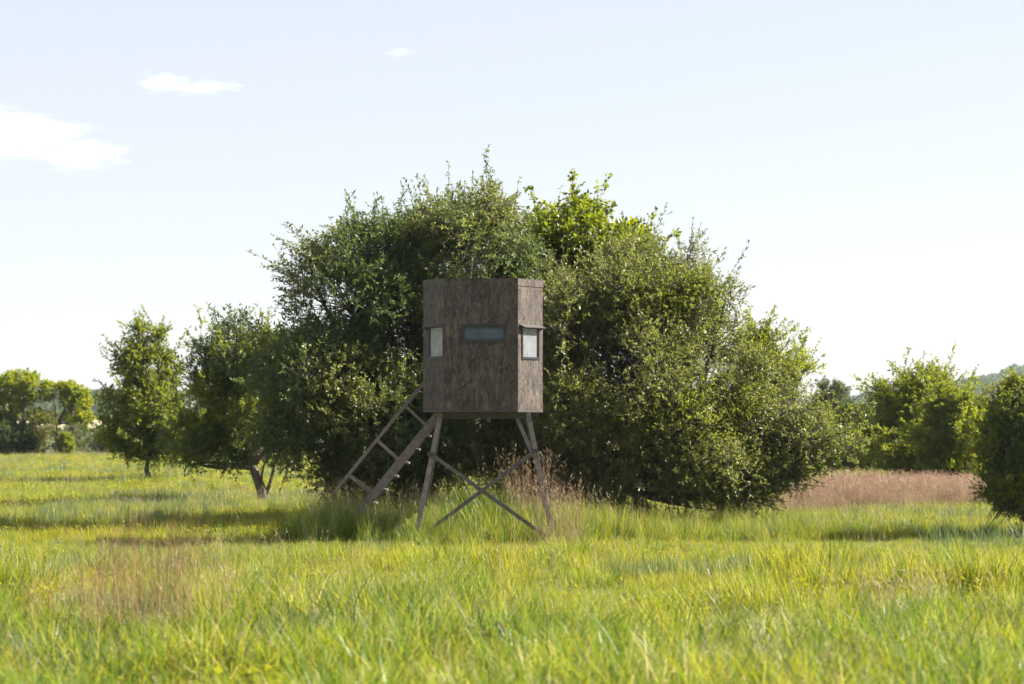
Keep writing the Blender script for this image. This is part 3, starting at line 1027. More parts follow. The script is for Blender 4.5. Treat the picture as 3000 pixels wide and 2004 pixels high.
tree('oak_tree', 'widest oak tree with small silvery glinting leaves and low spreading branches', 'tree', on_ground(1880, 41.5), oakB, M['oak'],
     leaf=(0.060, 0.023), density=22, trunk_r=0.18, fork=at(1880, 1440, 41.3), seed=13, gap=0.32, gap_scale=0.95, sprays=230, spray_len=(0.5, 1.05), shoots=260, shoot_len=(0.45, 1.0), shrink=0.3, second=(M['elm'], 0.42), shell=0.5)
WIDE_OAK = [o for o in scene.objects if o.name.startswith('oak_tree')][-1]
for k, (pts, r0) in enumerate(((((1900, 1440), (2020, 1452), (2130, 1450), (2230, 1475), (2300, 1500)), .035), (((1880, 1450), (1960, 1475), (2060, 1490), (2150, 1500)), .03),
                               (((2000, 1440), (2120, 1425), (2240, 1430), (2340, 1420), (2420, 1425)), .03), (((1950, 1410), (2080, 1400), (2200, 1405), (2300, 1385)), .035),
                               (((2100, 1455), (2190, 1490), (2250, 1520)), .018), (((2180, 1450), (2260, 1468), (2320, 1470)), .016))):
    V, F = tube_arrays([at(x, y, 39.9 + 0.12 * k) for x, y in pts], [r0 * (1 - 0.75 * i / (len(pts) - 1)) for i in range(len(pts))], 6)
    mesh_obj('branch', np.array(V) - np.array(WIDE_OAK.location), F, M['bark'], WIDE_OAK, smooth_shade=True)
# small conical tree with a straight trunk
YD = 68.0
dl = [lobe(415, 1270, 140, 65, YD, 1.4), lobe(430, 1180, 105, 80, YD, 1.1), lobe(420, 1090, 75, 80, YD, 0.8), lobe(412, 1030, 28, 55, YD, 0.35), lobe(468, 1050, 30, 50, YD, 0.35),
      lobe(330, 1290, 65, 45, YD, 0.9), lobe(520, 1280, 75, 60, YD, 0.9), lobe(440, 1320, 120, 35, YD, 1.0), lobe(408, 965, 8, 26, YD, 0.10), lobe(466, 985, 8, 20, YD, 0.10), lobe(310, 1170, 25, 35, YD, 0.4), lobe(360, 1080, 30, 40, YD, 0.4), lobe(505, 1110, 30, 40, YD, 0.4)]
tree('elm_tree', 'small cone-shaped tree with a short straight trunk on the open meadow', 'tree', on_ground(435, 68), dl, M['elm'], leaf=(0.10, 0.042), density=13,
     trunk_r=0.085, fork=at(435, 1345, 68), seed=14, gap=0.2, sprays=22, spray_len=(0.35, 0.7), shoots=80, shoot_len=(0.5, 1.1), second=(M['bright'], 0.42), twig_len=(0.2, 0.48), per_twig=11, shrink=0.45, up=0.6)
# leaning tree
YE = 51.0
el_ = [lobe(690, 965, 35, 60, YE, 0.4), lobe(690, 1050, 85, 90, YE, 0.9), lobe(590, 1040, 50, 42, YE, 0.5), lobe(640, 1140, 95, 80, YE, 1.0), lobe(730, 1210, 120, 110, YE, 1.2),
       lobe(570, 1270, 95, 55, YE, 0.9), lobe(650, 1310, 120, 45, YE, 1.0), lobe(800, 1090, 80, 120, YE, 1.0), lobe(820, 1290, 70, 80, YE, 0.8), lobe(560, 1345, 60, 22, YE, 0.5), lobe(700, 1340, 70, 25, YE, 0.5), lobe(760, 985, 30, 40, YE, 0.3)]
tb = Vector((*on_ground(772, 51), gz(*on_ground(772, 51))))
tree('elm_tree', 'small tree with a leaning forked trunk and one long level low branch', 'tree', on_ground(772, 51), el_, M['elm'], leaf=(0.075, 0.032), density=19,
     trunk_r=0.12, trunk_path=[tb, at(768, 1440, 51), at(757, 1410, 51), at(747, 1385, 51), at(738, 1362, 51)], seed=15, gap=0.22, sprays=60, shoots=70, shrink=0.5, second=(M['oak_blue'], 0.0))


def limb(px, Y, pts, rad, name='branch'):
    """an extra limb added to the tree that was built last."""
    root = [o for o in scene.objects if o.name.startswith('elm_tree') or o.name.startswith('oak_tree')][-1]
    V, F = tube_arrays([at(x, y, Y) for x, y in pts], rad, 7)
    return mesh_obj(name, np.array(V) - np.array(root.location), F, M['bark'], root, smooth_shade=True)


limb(0, 51, [(742, 1372), (700, 1367), (650, 1357), (600, 1355), (560, 1362)], [.06, .05, .04, .03, .015])
limb(0, 51, [(776, 1455), (790, 1420), (803, 1370), (815, 1320)], [.045, .04, .032, .02])
limb(0, 50.9, [(766, 1418), (768, 1385), (776, 1350)], [.03, .026, .02])

# far umbrella trees and junipers at the meadow's edge
YF = 119.0
tree('umbrella_tree', 'feathery yellow-green tree with a dome-shaped top at the meadow edge', 'tree', on_ground(60, 119), [lobe(65, 1118, 58, 24, YF, 1.0), lobe(15, 1140, 45, 28, YF, 1.0), lobe(20, 1200, 40, 28, YF, 0.9), lobe(108, 1165, 22, 13, YF, 0.5), lobe(70, 1168, 22, 14, YF, 0.5), lobe(-30, 1170, 50, 50, YF, 1.0), lobe(10, 1235, 25, 15, YF, 0.5)],
     M['bright'], leaf=(0.16, 0.06), density=9, trunk_r=0.09, fork=at(60, 1265, 119), seed=21, gap=0.1, twig_len=(0.15, 0.32), per_twig=8)
tree('umbrella_tree', 'feathery yellow-green tree of separate leaf tufts on bare forked stems', 'tree', on_ground(170, 119), [lobe(155, 1145, 30, 18, YF, 0.6), lobe(215, 1150, 35, 22, YF, 0.7), lobe(235, 1180, 30, 20, YF, 0.6), lobe(205, 1170, 25, 18, YF, 0.6), lobe(122, 1220, 38, 13, YF, 0.6), lobe(212, 1220, 22, 14, YF, 0.5), lobe(245, 1228, 22, 11, YF, 0.5)],
     M['bright'], leaf=(0.16, 0.06), density=10, trunk_r=0.08, fork=at(165, 1245, 119), seed=22, gap=0.1, twig_len=(0.15, 0.32), per_twig=8)
tree('juniper_bush', 'dark green juniper bush under the dome-shaped feathery tree', 'bush', on_ground(40, 118), [lobe(40, 1290, 60, 45, 118, 1.0), lobe(-20, 1290, 60, 60, 118, 1.2), lobe(90, 1305, 30, 32, 118, 0.6)], M['juniper'], leaf=(0.13, 0.05), density=13, trunk_r=0.08, seed=23, zmin=0.05, twig_len=(0.2, 0.4))
tree('juniper_bush', 'brownish juniper bush with bare grey twigs below the separate tufts', 'bush', on_ground(130, 118), [lobe(130, 1260, 48, 40, 118, 0.9), lobe(150, 1305, 45, 38, 118, 0.8), lobe(105, 1240, 30, 25, 118, 0.6)], M['olive_leaf'], leaf=(0.11, 0.04), density=9, trunk_r=0.07, seed=24, zmin=0.05, gap=0.3, twig_len=(0.25, 0.5), per_twig=8)
tree('juniper_bush', 'small upright bright green juniper bush at the end of the dark clump', 'bush', on_ground(194, 117), [lobe(194, 1312, 17, 32, 117, 0.35), lobe(190, 1285, 10, 14, 117, 0.2)], M['elm'], leaf=(0.12, 0.05), density=22, trunk_r=0.04, seed=25, zmin=0.05, twig_len=(0.15, 0.3))

# trees behind the silvery oak and along the russet grass
tree('ash_tree', 'pale green tree with upswept branches showing behind the widest oak', 'tree', on_ground(2250, 64), [lobe(2270, 1080, 80, 55, 64, 0.9), lobe(2330, 1040, 38, 38, 64, 0.5), lobe(2250, 1150, 85, 60, 64, 0.9), lobe(2200, 1060, 50, 55, 64, 0.8), lobe(2345, 1095, 30, 30, 64, 0.4), lobe(2230, 1010, 18, 20, 64, 0.2)],
     M['elm'], leaf=(0.10, 0.04), density=14, trunk_r=0.11, seed=31, gap=0.18, shrink=0.3, sprays=50, up=0.7, shoots=70, shoot_len=(0.5, 1.0), second=(M['bright'], 0.15), twig_len=(0.3, 0.6))
tree('elm_tree', 'thin wispy tree in front of the far hill beside the oak branch tips', 'tree', on_ground(2435, 95), [lobe(2425, 1148, 30, 14, 95, 0.5), lobe(2450, 1165, 28, 18, 95, 0.5), lobe(2410, 1190, 28, 25, 95, 0.5), lobe(2450, 1215, 40, 38, 95, 0.8)], M['grey_leaf'], leaf=(0.13, 0.05), density=11, trunk_r=0.06, seed=32, gap=0.25, twig_len=(0.25, 0.5))
tree('elm_tree', 'tall mid-green tree with ragged top behind the russet grass', 'tree', on_ground(2680, 70), [lobe(2705, 1135, 70, 45, 70, 0.8), lobe(2620, 1160, 55, 60, 70, 0.8), lobe(2680, 1210, 110, 80, 70, 1.2), lobe(2630, 1310, 120, 85, 70, 1.3), lobe(2740, 1310, 100, 85, 70, 1.1), lobe(2575, 1150, 25, 35, 70, 0.3), lobe(2755, 1140, 35, 35, 70, 0.4), lobe(2700, 1380, 130, 40, 70, 1.0)],
     M['elm'], leaf=(0.095, 0.04), density=15, trunk_r=0.12, seed=33, gap=0.2, shrink=0.4, sprays=60, shoots=70, shoot_len=(0.5, 1.0), up=0.6, second=(M['bright'], 0.18), twig_len=(0.25, 0.6))
tree('ash_tree', 'yellowing tree beside the ragged-topped tree behind the russet grass', 'tree', on_ground(2800, 67), [lobe(2780, 1210, 55, 60, 67, 0.7), lobe(2810, 1290, 60, 80, 67, 0.8), lobe(2830, 1370, 55, 50, 67, 0.7), lobe(2750, 1190, 40, 40, 67, 0.5), lobe(2740, 1280, 60, 70, 67.5, 0.7), lobe(2740, 1370, 60, 45, 67.5, 0.7)], M['bright'], leaf=(0.10, 0.042), density=16, trunk_r=0.09, seed=34, gap=0.18, shrink=0.3, sprays=40, shoots=40, shoot_len=(0.5, 1.0), second=(M['elm'], 0.1), twig_len=(0.25, 0.5))
tree('bush', 'distant green bush under the wooded hill slope', 'bush', on_ground(2870, 92), [lobe(2850, 1225, 45, 32, 92, 0.8), lobe(2885, 1220, 30, 34, 92, 0.7), lobe(2900, 1250, 60, 60, 92, 1.0)], M['olive_leaf'], leaf=(0.13, 0.05), density=9, trunk_r=0.08, seed=35, gap=0.2, shoots=20, shoot_len=(.4, .7), second=(M['elm'], 0.1))
tree('bush', 'dark dense bush filling the gap between wispy tree and ragged-topped tree', 'bush', on_ground(2520, 78), [lobe(2530, 1300, 65, 85, 78, 1.1), lobe(2470, 1330, 60, 60, 78, 1.0), lobe(2510, 1230, 45, 35, 78, 0.7)], M['juniper'], leaf=(0.11, 0.045), density=11, trunk_r=0.08, seed=36, gap=0.15, second=(M['elm'], 0.15), zmin=0.1)
tree('bush', 'dark green bush with bare drooping lower twigs at the picture edge', 'bush', on_ground(3010, 37.5), [lobe(2990, 1225, 90, 95, 37.3, 0.7), lobe(2940, 1310, 80, 80, 37.3, 0.6), lobe(2985, 1425, 105, 80, 37.3, 0.7), lobe(3080, 1270, 120, 150, 37.5, 0.9), lobe(2900, 1420, 55, 45, 37.3, 0.4), lobe(3090, 1430, 110, 80, 37.5, 0.8), lobe(2985, 1140, 40, 35, 37.4, 0.3)],
     M['elm'], leaf=(0.042, 0.021), density=62, trunk_r=0.07, seed=37, gap=0.12, shrink=0.25, sprays=70, spray_len=(0.25, 0.5), shoots=60, shoot_len=(0.15, 0.35), twig_len=(0.10, 0.24), twigs=8, per_twig=10, second=(M['oak_blue'], 0.15), shell=0.55)
DARK_BUSH = [o for o in scene.objects if o.name.startswith('bush')][-1]
rb = np.random.default_rng(71)
for k in range(16):
    a = at(rb.uniform(2960, 3080), rb.uniform(1400, 1470), 37.2 + rb.uniform(-.4, .3))
    b = at(rb.uniform(2865, 3060), rb.uniform(1490, 1545), 37.1 + rb.uniform(-.6, .3))
    c = a.lerp(b, .5) + Vector((rb.normal(0, .05), rb.normal(0, .05), rb.normal(.03, .04)))
    c2 = c.lerp(b, .55) + Vector((rb.normal(0, .05), 0, rb.normal(0, .04)))
    V, F = tube_arrays([a, c, c2, b], [.016, .012, .008, .004], 5)
    mesh_obj('branch', np.array(V) - np.array(DARK_BUSH.location), F, M['bark'], DARK_BUSH, smooth_shade=True)
# distant scrub
scrub_lab = ['round grey-green scrub tree far out beyond the meadow edge', 'low grey-green scrub tree far out beyond the meadow edge']
sx = [(200, 1285, 34, 50, 160), (235, 1292, 34, 44, 165), (275, 1298, 34, 34, 170), (320, 1295, 40, 38, 162)]
for k, (px, py, rx, rz, Y) in enumerate(sx):
    tree('scrub_tree', ['tallest grey-green scrub tree right behind the upright juniper bush', 'grey-green scrub tree second from the upright juniper bush', 'lowest grey-green scrub tree in the gap before the cone-shaped tree', 'grey-green scrub tree partly hidden behind the cone-shaped tree'][k], 'tree', on_ground(px, Y),
         [lobe(px, py, rx, rz * .8, Y, rx * Y / FPX), lobe(px + 8, py + rz * .5, rx, rz * .6, Y, rx * Y / FPX)], M['grey_leaf'], leaf=(0.22, 0.09), density=6, trunk_r=0.09, seed=50 + k, gap=0.1, twig_len=(0.3, 0.6), per_twig=7, group='scrub trees beyond the meadow', zmin=0.05)


def far_wood():
    """the wooded far hills: thousands of tree crowns that read as one mass."""
    rs = np.random.default_rng(77)
    P, S = [], []
    n = 0
    while n < 3000:
        y = rs.uniform(700, 2050)
        x = rs.uniform(-0.30 * y, 0.36 * y)
        if n > 1500:
            y = rs.uniform(950, 2080); x = rs.uniform(290, 640) * y / 1900
        px = x / y * FPX + 1500
        f = noise.noise(Vector((x * 0.006, y * 0.004, 3.3)))
        hill = math.exp(-((x - 460) / 150) ** 2) * (y > 1100)
        if f + hill * 0.9 + (0.15 if y > 1500 else -0.12) < 0.14 and n <= 1500: continue
        P.append((x, y, gz(x, y))); S.append(rs.uniform(3.0, 5.5) * (0.75 + 0.5 * rs.random())); n += 1
    P = np.array(P); S = np.array(S)
    K = 90
    d = unit(rs.normal(size=(n, K, 3)))
    d[:, :, 2] = np.abs(d[:, :, 2]) * 1.0 - 0.15
    r = rs.uniform(0.55, 1.0, (n, K, 1))
    pos = P[:, None, :] + np.array([0, 0, 0.55]) * S[:, None, None] + d * r * (S[:, None, None] * np.array([0.85, 0.85, 0.8]))
    pos = pos.reshape(-1, 3)
    D = unit(rs.normal(size=(n * K, 3)))
    L = np.repeat(S, K) * rs.uniform(0.35, 0.6, n * K)
    V, F = leaf_arrays(pos - D * (L * .5)[:, None], D, L, L * 0.8, rs)
    o = mesh_obj('far_wood', V, F, M['juniper'], None, {'tint': np.repeat(np.clip(np.repeat(rs.random(n), K) * .5 + rs.random(n * K) * .5, 0, 1), 4)})
    tag(o, 'scattered dark woodland on the far hills', None, None, 'stuff')


far_wood()

# ------------------------------------------------------------------ grass
GREEN = [(0.0, (0.028, 0.060, 0.010)), (0.22, (0.085, 0.150, 0.012)), (0.5, (0.205, 0.265, 0.012)), (0.74, (0.345, 0.345, 0.018)), (0.9, (0.48, 0.41, 0.09)), (1.0, (0.55, 0.46, 0.24))]
M['grass'] = grass_mat('meadow_grass_blade', GREEN, (0.48, 0.47, 0.015), 0.48, 0.6, (0.22, (0.80, 0.95, 1.25), (1.18, 1.05, 0.7)))
M['grass_blue'] = grass_mat('blue_green_blade', [(0, (0.035, 0.070, 0.035)), (0.5, (0.095, 0.140, 0.060)), (1, (0.22, 0.25, 0.11))], (0.20, 0.30, 0.10), 0.35, 0.4)
M['straw'] = grass_mat('straw_stem', [(0, (0.16, 0.12, 0.06)), (0.5, (0.28, 0.22, 0.12)), (1, (0.42, 0.36, 0.22))], (0.45, 0.36, 0.18), 0.3, 0.6)
M['russet'] = grass_mat('russet_stem', [(0, (0.20, 0.135, 0.10)), (0.5, (0.34, 0.235, 0.17)), (1, (0.45, 0.34, 0.25))], (0.40, 0.20, 0.10), 0.3, 0.6)
M['russet_dark'] = grass_mat('russet_brown_stem', [(0, (0.14, 0.075, 0.04)), (0.5, (0.25, 0.145, 0.08)), (1, (0.35, 0.24, 0.13))], (0.42, 0.25, 0.10), 0.3, 0.6)
M['lush'] = grass_mat('lush_blade', [(0, (0.022, 0.060, 0.008)), (0.5, (0.058, 0.125, 0.012)), (1, (0.17, 0.23, 0.03))], (0.28, 0.42, 0.02), 0.42, 0.38)
M['weed'] = grass_mat('weed_leaf', [(0, (0.07, 0.11, 0.012)), (0.5, (0.17, 0.20, 0.014)), (1, (0.32, 0.28, 0.02))], (0.50, 0.48, 0.02), 0.45, 0.5)

grass_col = bpy.data.collections.new('tuft_models')     # source meshes only: never linked to the scene


def blades(n, h, w, spread, lean, curl, rs, seg=3, taper=1.0, base_w=1.0):
    """n curved tapering blades; returns V, F, tint."""
    V, F, T = [], [], []
    for b in range(n):
        a = rs.uniform(0, 2 * math.pi); rr = spread * math.sqrt(rs.random())
        p = np.array([rr * math.cos(a), rr * math.sin(a), 0.0])
        az = rs.uniform(0, 2 * math.pi)
        out = np.array([math.cos(az), math.sin(az), 0])
        th = rs.uniform(0, lean); cu = rs.uniform(0.2, 1) * curl
        H = h * rs.uniform(0.55, 1.15); W = w * rs.uniform(0.7, 1.3)
        sd = np.array([-out[1], out[0], 0]) * math.cos(0.8) + out * math.sin(rs.uniform(-1, 1))
        sd = sd / np.linalg.norm(sd)
        q = p.copy(); k0 = len(V); tv = rs.random()
        for i in range(seg + 1):
            t = i / seg
            ww = W * (1 - t ** 1.5) * 0.5
            if i < seg:
                V.append(q - sd * ww); V.append(q + sd * ww); T += [tv, tv]
            else:
                V.append(q.copy()); T.append(tv)
            ang = th + cu * t
            q = q + (out * math.sin(ang) + np.array([0, 0, math.cos(ang)])) * (H / seg)
        for i in range(seg - 1):
            c = k0 + 2 * i
            F.append((c, c + 1, c + 3, c + 2))
        c = k0 + 2 * (seg - 1)
        F.append((c, c + 1, c + 2))
    return V, F, T


def stems(n, h, spread, lean, rs, w=0.004, head=0.12, head_w=0.012, fuzzy=True):
    """stiff stems with feathery seed heads."""
    V, F, T = [], [], []
    for b in range(n):
        a = rs.uniform(0, 2 * math.pi); rr = spread * math.sqrt(rs.random())
        p = np.array([rr * math.cos(a), rr * math.sin(a), 0.0])
        az = rs.uniform(0, 2 * math.pi); th = rs.uniform(0, lean)
        d = np.array([math.cos(az) * math.sin(th), math.sin(az) * math.sin(th), math.cos(th)])
        sd = np.array([-math.sin(az), math.cos(az), 0]); H = h * rs.uniform(0.7, 1.15)
        tv = rs.random()
        m_ = p + d * H * .5; e = p + d * H + np.array([math.cos(az), math.sin(az), 0]) * H * .06
        k = len(V)
        V += [p - sd * w / 2, p + sd * w / 2, m_ + sd * w * .4, m_ - sd * w * .4, e]; T += [tv] * 5
        F += [(k, k + 1, k + 2, k + 3), (k + 3, k + 2, k + 4)]
        if fuzzy:
            for j in range(7):
                t = rs.uniform(0.55, 1.0)
                q = p + (e - p) * t
                dd = d * 1.0 + rs.normal(0, 0.45, 3); dd /= np.linalg.norm(dd)
                ss = np.cross(dd, rs.normal(size=3)); ss /= np.linalg.norm(ss)
                ll = head * rs.uniform(0.3, 0.7)
                k = len(V)
                V += [q, q + dd * ll * .5 + ss * head_w * .3, q + dd * ll, q + dd * ll * .5 - ss * head_w * .3]; T += [tv] * 4
                F.append((k, k + 1, k + 2, k + 3))
    return V, F, T


def weed(rs, h=0.22, n=16):
    V, F, T = [], [], []
    for b in range(n):
        az = rs.uniform(0, 6.283); rr = rs.uniform(0, .12)
        q = np.array([rr * math.cos(az), rr * math.sin(az), rs.uniform(.3, 1) * h])
        D = np.array([math.cos(az + rs.normal(0, .5)), math.sin(az + rs.normal(0, .5)), rs.uniform(0, .9)]); D /= np.linalg.norm(D)
        S = np.cross(D, [0, 0, 1]); S /= np.linalg.norm(S); L = rs.uniform(.04, .09)
        k = len(V)
        V += [q, q + D * L * .5 + S * L * .22, q + D * L, q + D * L * .5 - S * L * .22]; T += [rs.random()] * 4
        F.append((k, k + 1, k + 2, k + 3))
        V += [q * [.3, .3, 0], q * [.3, .3, 0] + [.003, 0, 0], q]; T += [.3] * 3
        F.append((k + 4, k + 5, k + 6))
    return V, F, T


def tuft_model(name, parts):
    """parts: list of (V, F, T, material)."""
    V, F, T, mi, mats = [], [], [], [], []
    for (v, f, t, m) in parts:
        k = len(V)
        if m not in mats: mats.append(m)
        V += list(v); T += list(t)
        F += [tuple(i + k for i in q) for q in f]; mi += [mats.index(m)] * len(f)
    me = bpy.data.meshes.new(name)
    me.from_pydata([tuple(map(float, v)) for v in V], [], F)
    a = me.attributes.new('tint', 'FLOAT', 'POINT'); a.data.foreach_set('value', np.array(T, np.float32))
    for m in mats: me.materials.append(m)
    me.polygons.foreach_set('material_index', np.array(mi, np.int32))
    me.update()
    return me


rs = np.random.default_rng(5)
TUFTS = []     # order gives the instance index
def tm(name, parts):
    o = bpy.data.objects.new('%02d_%s' % (len(TUFTS), name), tuft_model(name, parts))
    grass_col.objects.link(o)
    TUFTS.append(o.name)
    return len(TUFTS) - 1

I_SHORT = [tm('short', [(*blades(46, .16, .0062, .17, .6, 1.0, rs), M['grass'])]) for _ in range(6)]
I_MID = [tm('mid', [(*blades(42, .27, .0065, .15, .5, .9, rs), M['grass']), (*stems(1, .36, .12, .3, rs, head=.06), M['straw'])]) for _ in range(5)]
I_BLUE = [tm('blue', [(*blades(24, .30, .0080, .12, .4, .6, rs), M['grass_blue']), (*blades(18, .18, .006, .14, .6, .9, rs), M['grass'])]) for _ in range(3)]
I_STRAW = [tm('straw', [(*stems(4, .42, .14, .25, rs, w=.003, head=.08, head_w=.007), M['straw']), (*blades(30, .2, .006, .15, .5, .9, rs), M['grass'])]) for _ in range(3)]
I_WEED = [tm('weed', [(*weed(rs, .17, 14), M['weed']), (*blades(26, .18, .006, .15, .6, .9, rs), M['grass'])]) for _ in range(3)]
I_LUSH = [tm('lush', [(*blades(34, .46, .010, .13, .45, 1.2, rs, seg=4), M['lush']), (*blades(16, .36, .008, .14, .4, 1.0, rs), M['grass'])]) for _ in range(4)]
I_TALLMIX = [tm('tallmix', [(*blades(34, .62, .0078, .15, .45, 1.1, rs, seg=4), M['grass']), (*blades(14, .6, .007, .14, .3, .8, rs), M['grass_blue']), (*stems(1, .7, .15, .25, rs, w=.003), M['straw'])]) for _ in range(5)]
I_CLUMP = [tm('clump', [(*blades(60, .42, .0085, .16, .5, 1.0, rs, seg=4), M['grass'])]) for _ in range(4)]
I_RUSSET = [tm('russet', [(*stems(24, .80, .20, .22, rs, w=.004, head=.12, head_w=.012), M['russet']), (*stems(10, .7, .2, .3, rs, w=.004), M['straw']), (*blades(12, .40, .006, .18, .5, .8, rs), M['grass'])]) for _ in range(4)]


def scatter_group():
    ng = bpy.data.node_groups.new('grass_scatter', 'GeometryNodeTree')
    ng.interface.new_socket('Geometry', in_out='INPUT', socket_type='NodeSocketGeometry')
    ng.interface.new_socket('Geometry', in_out='OUTPUT', socket_type='NodeSocketGeometry')
    N, L = ng.nodes, ng.links
    gi, go = N.new('NodeGroupInput'), N.new('NodeGroupOutput')
    ci = N.new('GeometryNodeCollectionInfo'); ci.inputs['Collection'].default_value = grass_col
    ci.inputs['Separate Children'].default_value = True; ci.inputs['Reset Children'].default_value = True
    ip = N.new('GeometryNodeInstanceOnPoints'); ip.inputs['Pick Instance'].default_value = True
    def attr(nm, ty):
        a = N.new('GeometryNodeInputNamedAttribute'); a.data_type = ty; a.inputs['Name'].default_value = nm
        return [o for o in a.outputs if o.name == 'Attribute' and o.enabled][0] if True else None
    L.new(gi.outputs[0], ip.inputs['Points'])
    L.new(ci.outputs[0], ip.inputs['Instance'])
    L.new(attr('pick', 'INT'), ip.inputs['Instance Index'])
    e2r = N.new('FunctionNodeEulerToRotation')
    L.new(attr('rot', 'FLOAT_VECTOR'), e2r.inputs[0])
    L.new(e2r.outputs[0], ip.inputs['Rotation'])
    L.new(attr('size', 'FLOAT_VECTOR'), ip.inputs['Scale'])
    L.new(ip.outputs[0], go.inputs[0])
    return ng


SCAT = scatter_group()


def scatter(name, label, P, pick, size, rs, tilt=0.12, kind='stuff'):
    n = len(P)
    me = bpy.data.meshes.new(name)
    me.vertices.add(n); me.vertices.foreach_set('co', P.astype(np.float32).ravel())
    a = me.attributes.new('pick', 'INT', 'POINT'); a.data.foreach_set('value', pick.astype(np.int32))
    r = np.stack([rs.normal(0, tilt, n), rs.normal(0, tilt, n), rs.uniform(0, 6.283, n)], 1)
    a = me.attributes.new('rot', 'FLOAT_VECTOR', 'POINT'); a.data.foreach_set('vector', r.astype(np.float32).ravel())
    a = me.attributes.new('size', 'FLOAT_VECTOR', 'POINT'); a.data.foreach_set('vector', size.astype(np.float32).ravel())
    o = bpy.data.objects.new(name, me); scene.collection.objects.link(o)
    md = o.modifiers.new('scatter', 'NODES'); md.node_group = SCAT
    tag(o, label, None, None, kind)
    return o


def field_points(y0, y1, dens, rs, margin=3.0):
    area = 0.5 * (0.44 * (y0 + y1) + 4 * margin) * (y1 - y0)
    n = int(area * dens)
    y = rs.uniform(y0, y1, n * 2); x = rs.uniform(-1, 1, n * 2) * (0.22 * y1 + margin)
    k = np.abs(x) < 0.22 * y + margin
    x, y = x[k][:n], y[k][:n]
    return x, y


def nz(x, y, s, o):
    return np.array([noise.noise(Vector((a * s, b * s, o))) for a, b in zip(x, y)])


def tall_zone(x, y):
    """the unmown ground round the blind and under the oaks."""
    front = 36.1 + 0.5 * np.sin(x * 1.3) + 0.35 * np.sin(x * 3.1 + 1) + rng.normal(0, 0.45, len(x)) + 1.2 * smooth(1.0, 3.5, x)
    left = smooth(-3.6, -2.4, x)
    right = 1 - 0.45 * smooth(0.8, 3.0, x) - 0.55 * smooth(3.5, 6.5, x)
    return (y > front) & (rng.random(len(x)) < left * right * (1 - smooth(43, 46, y)))


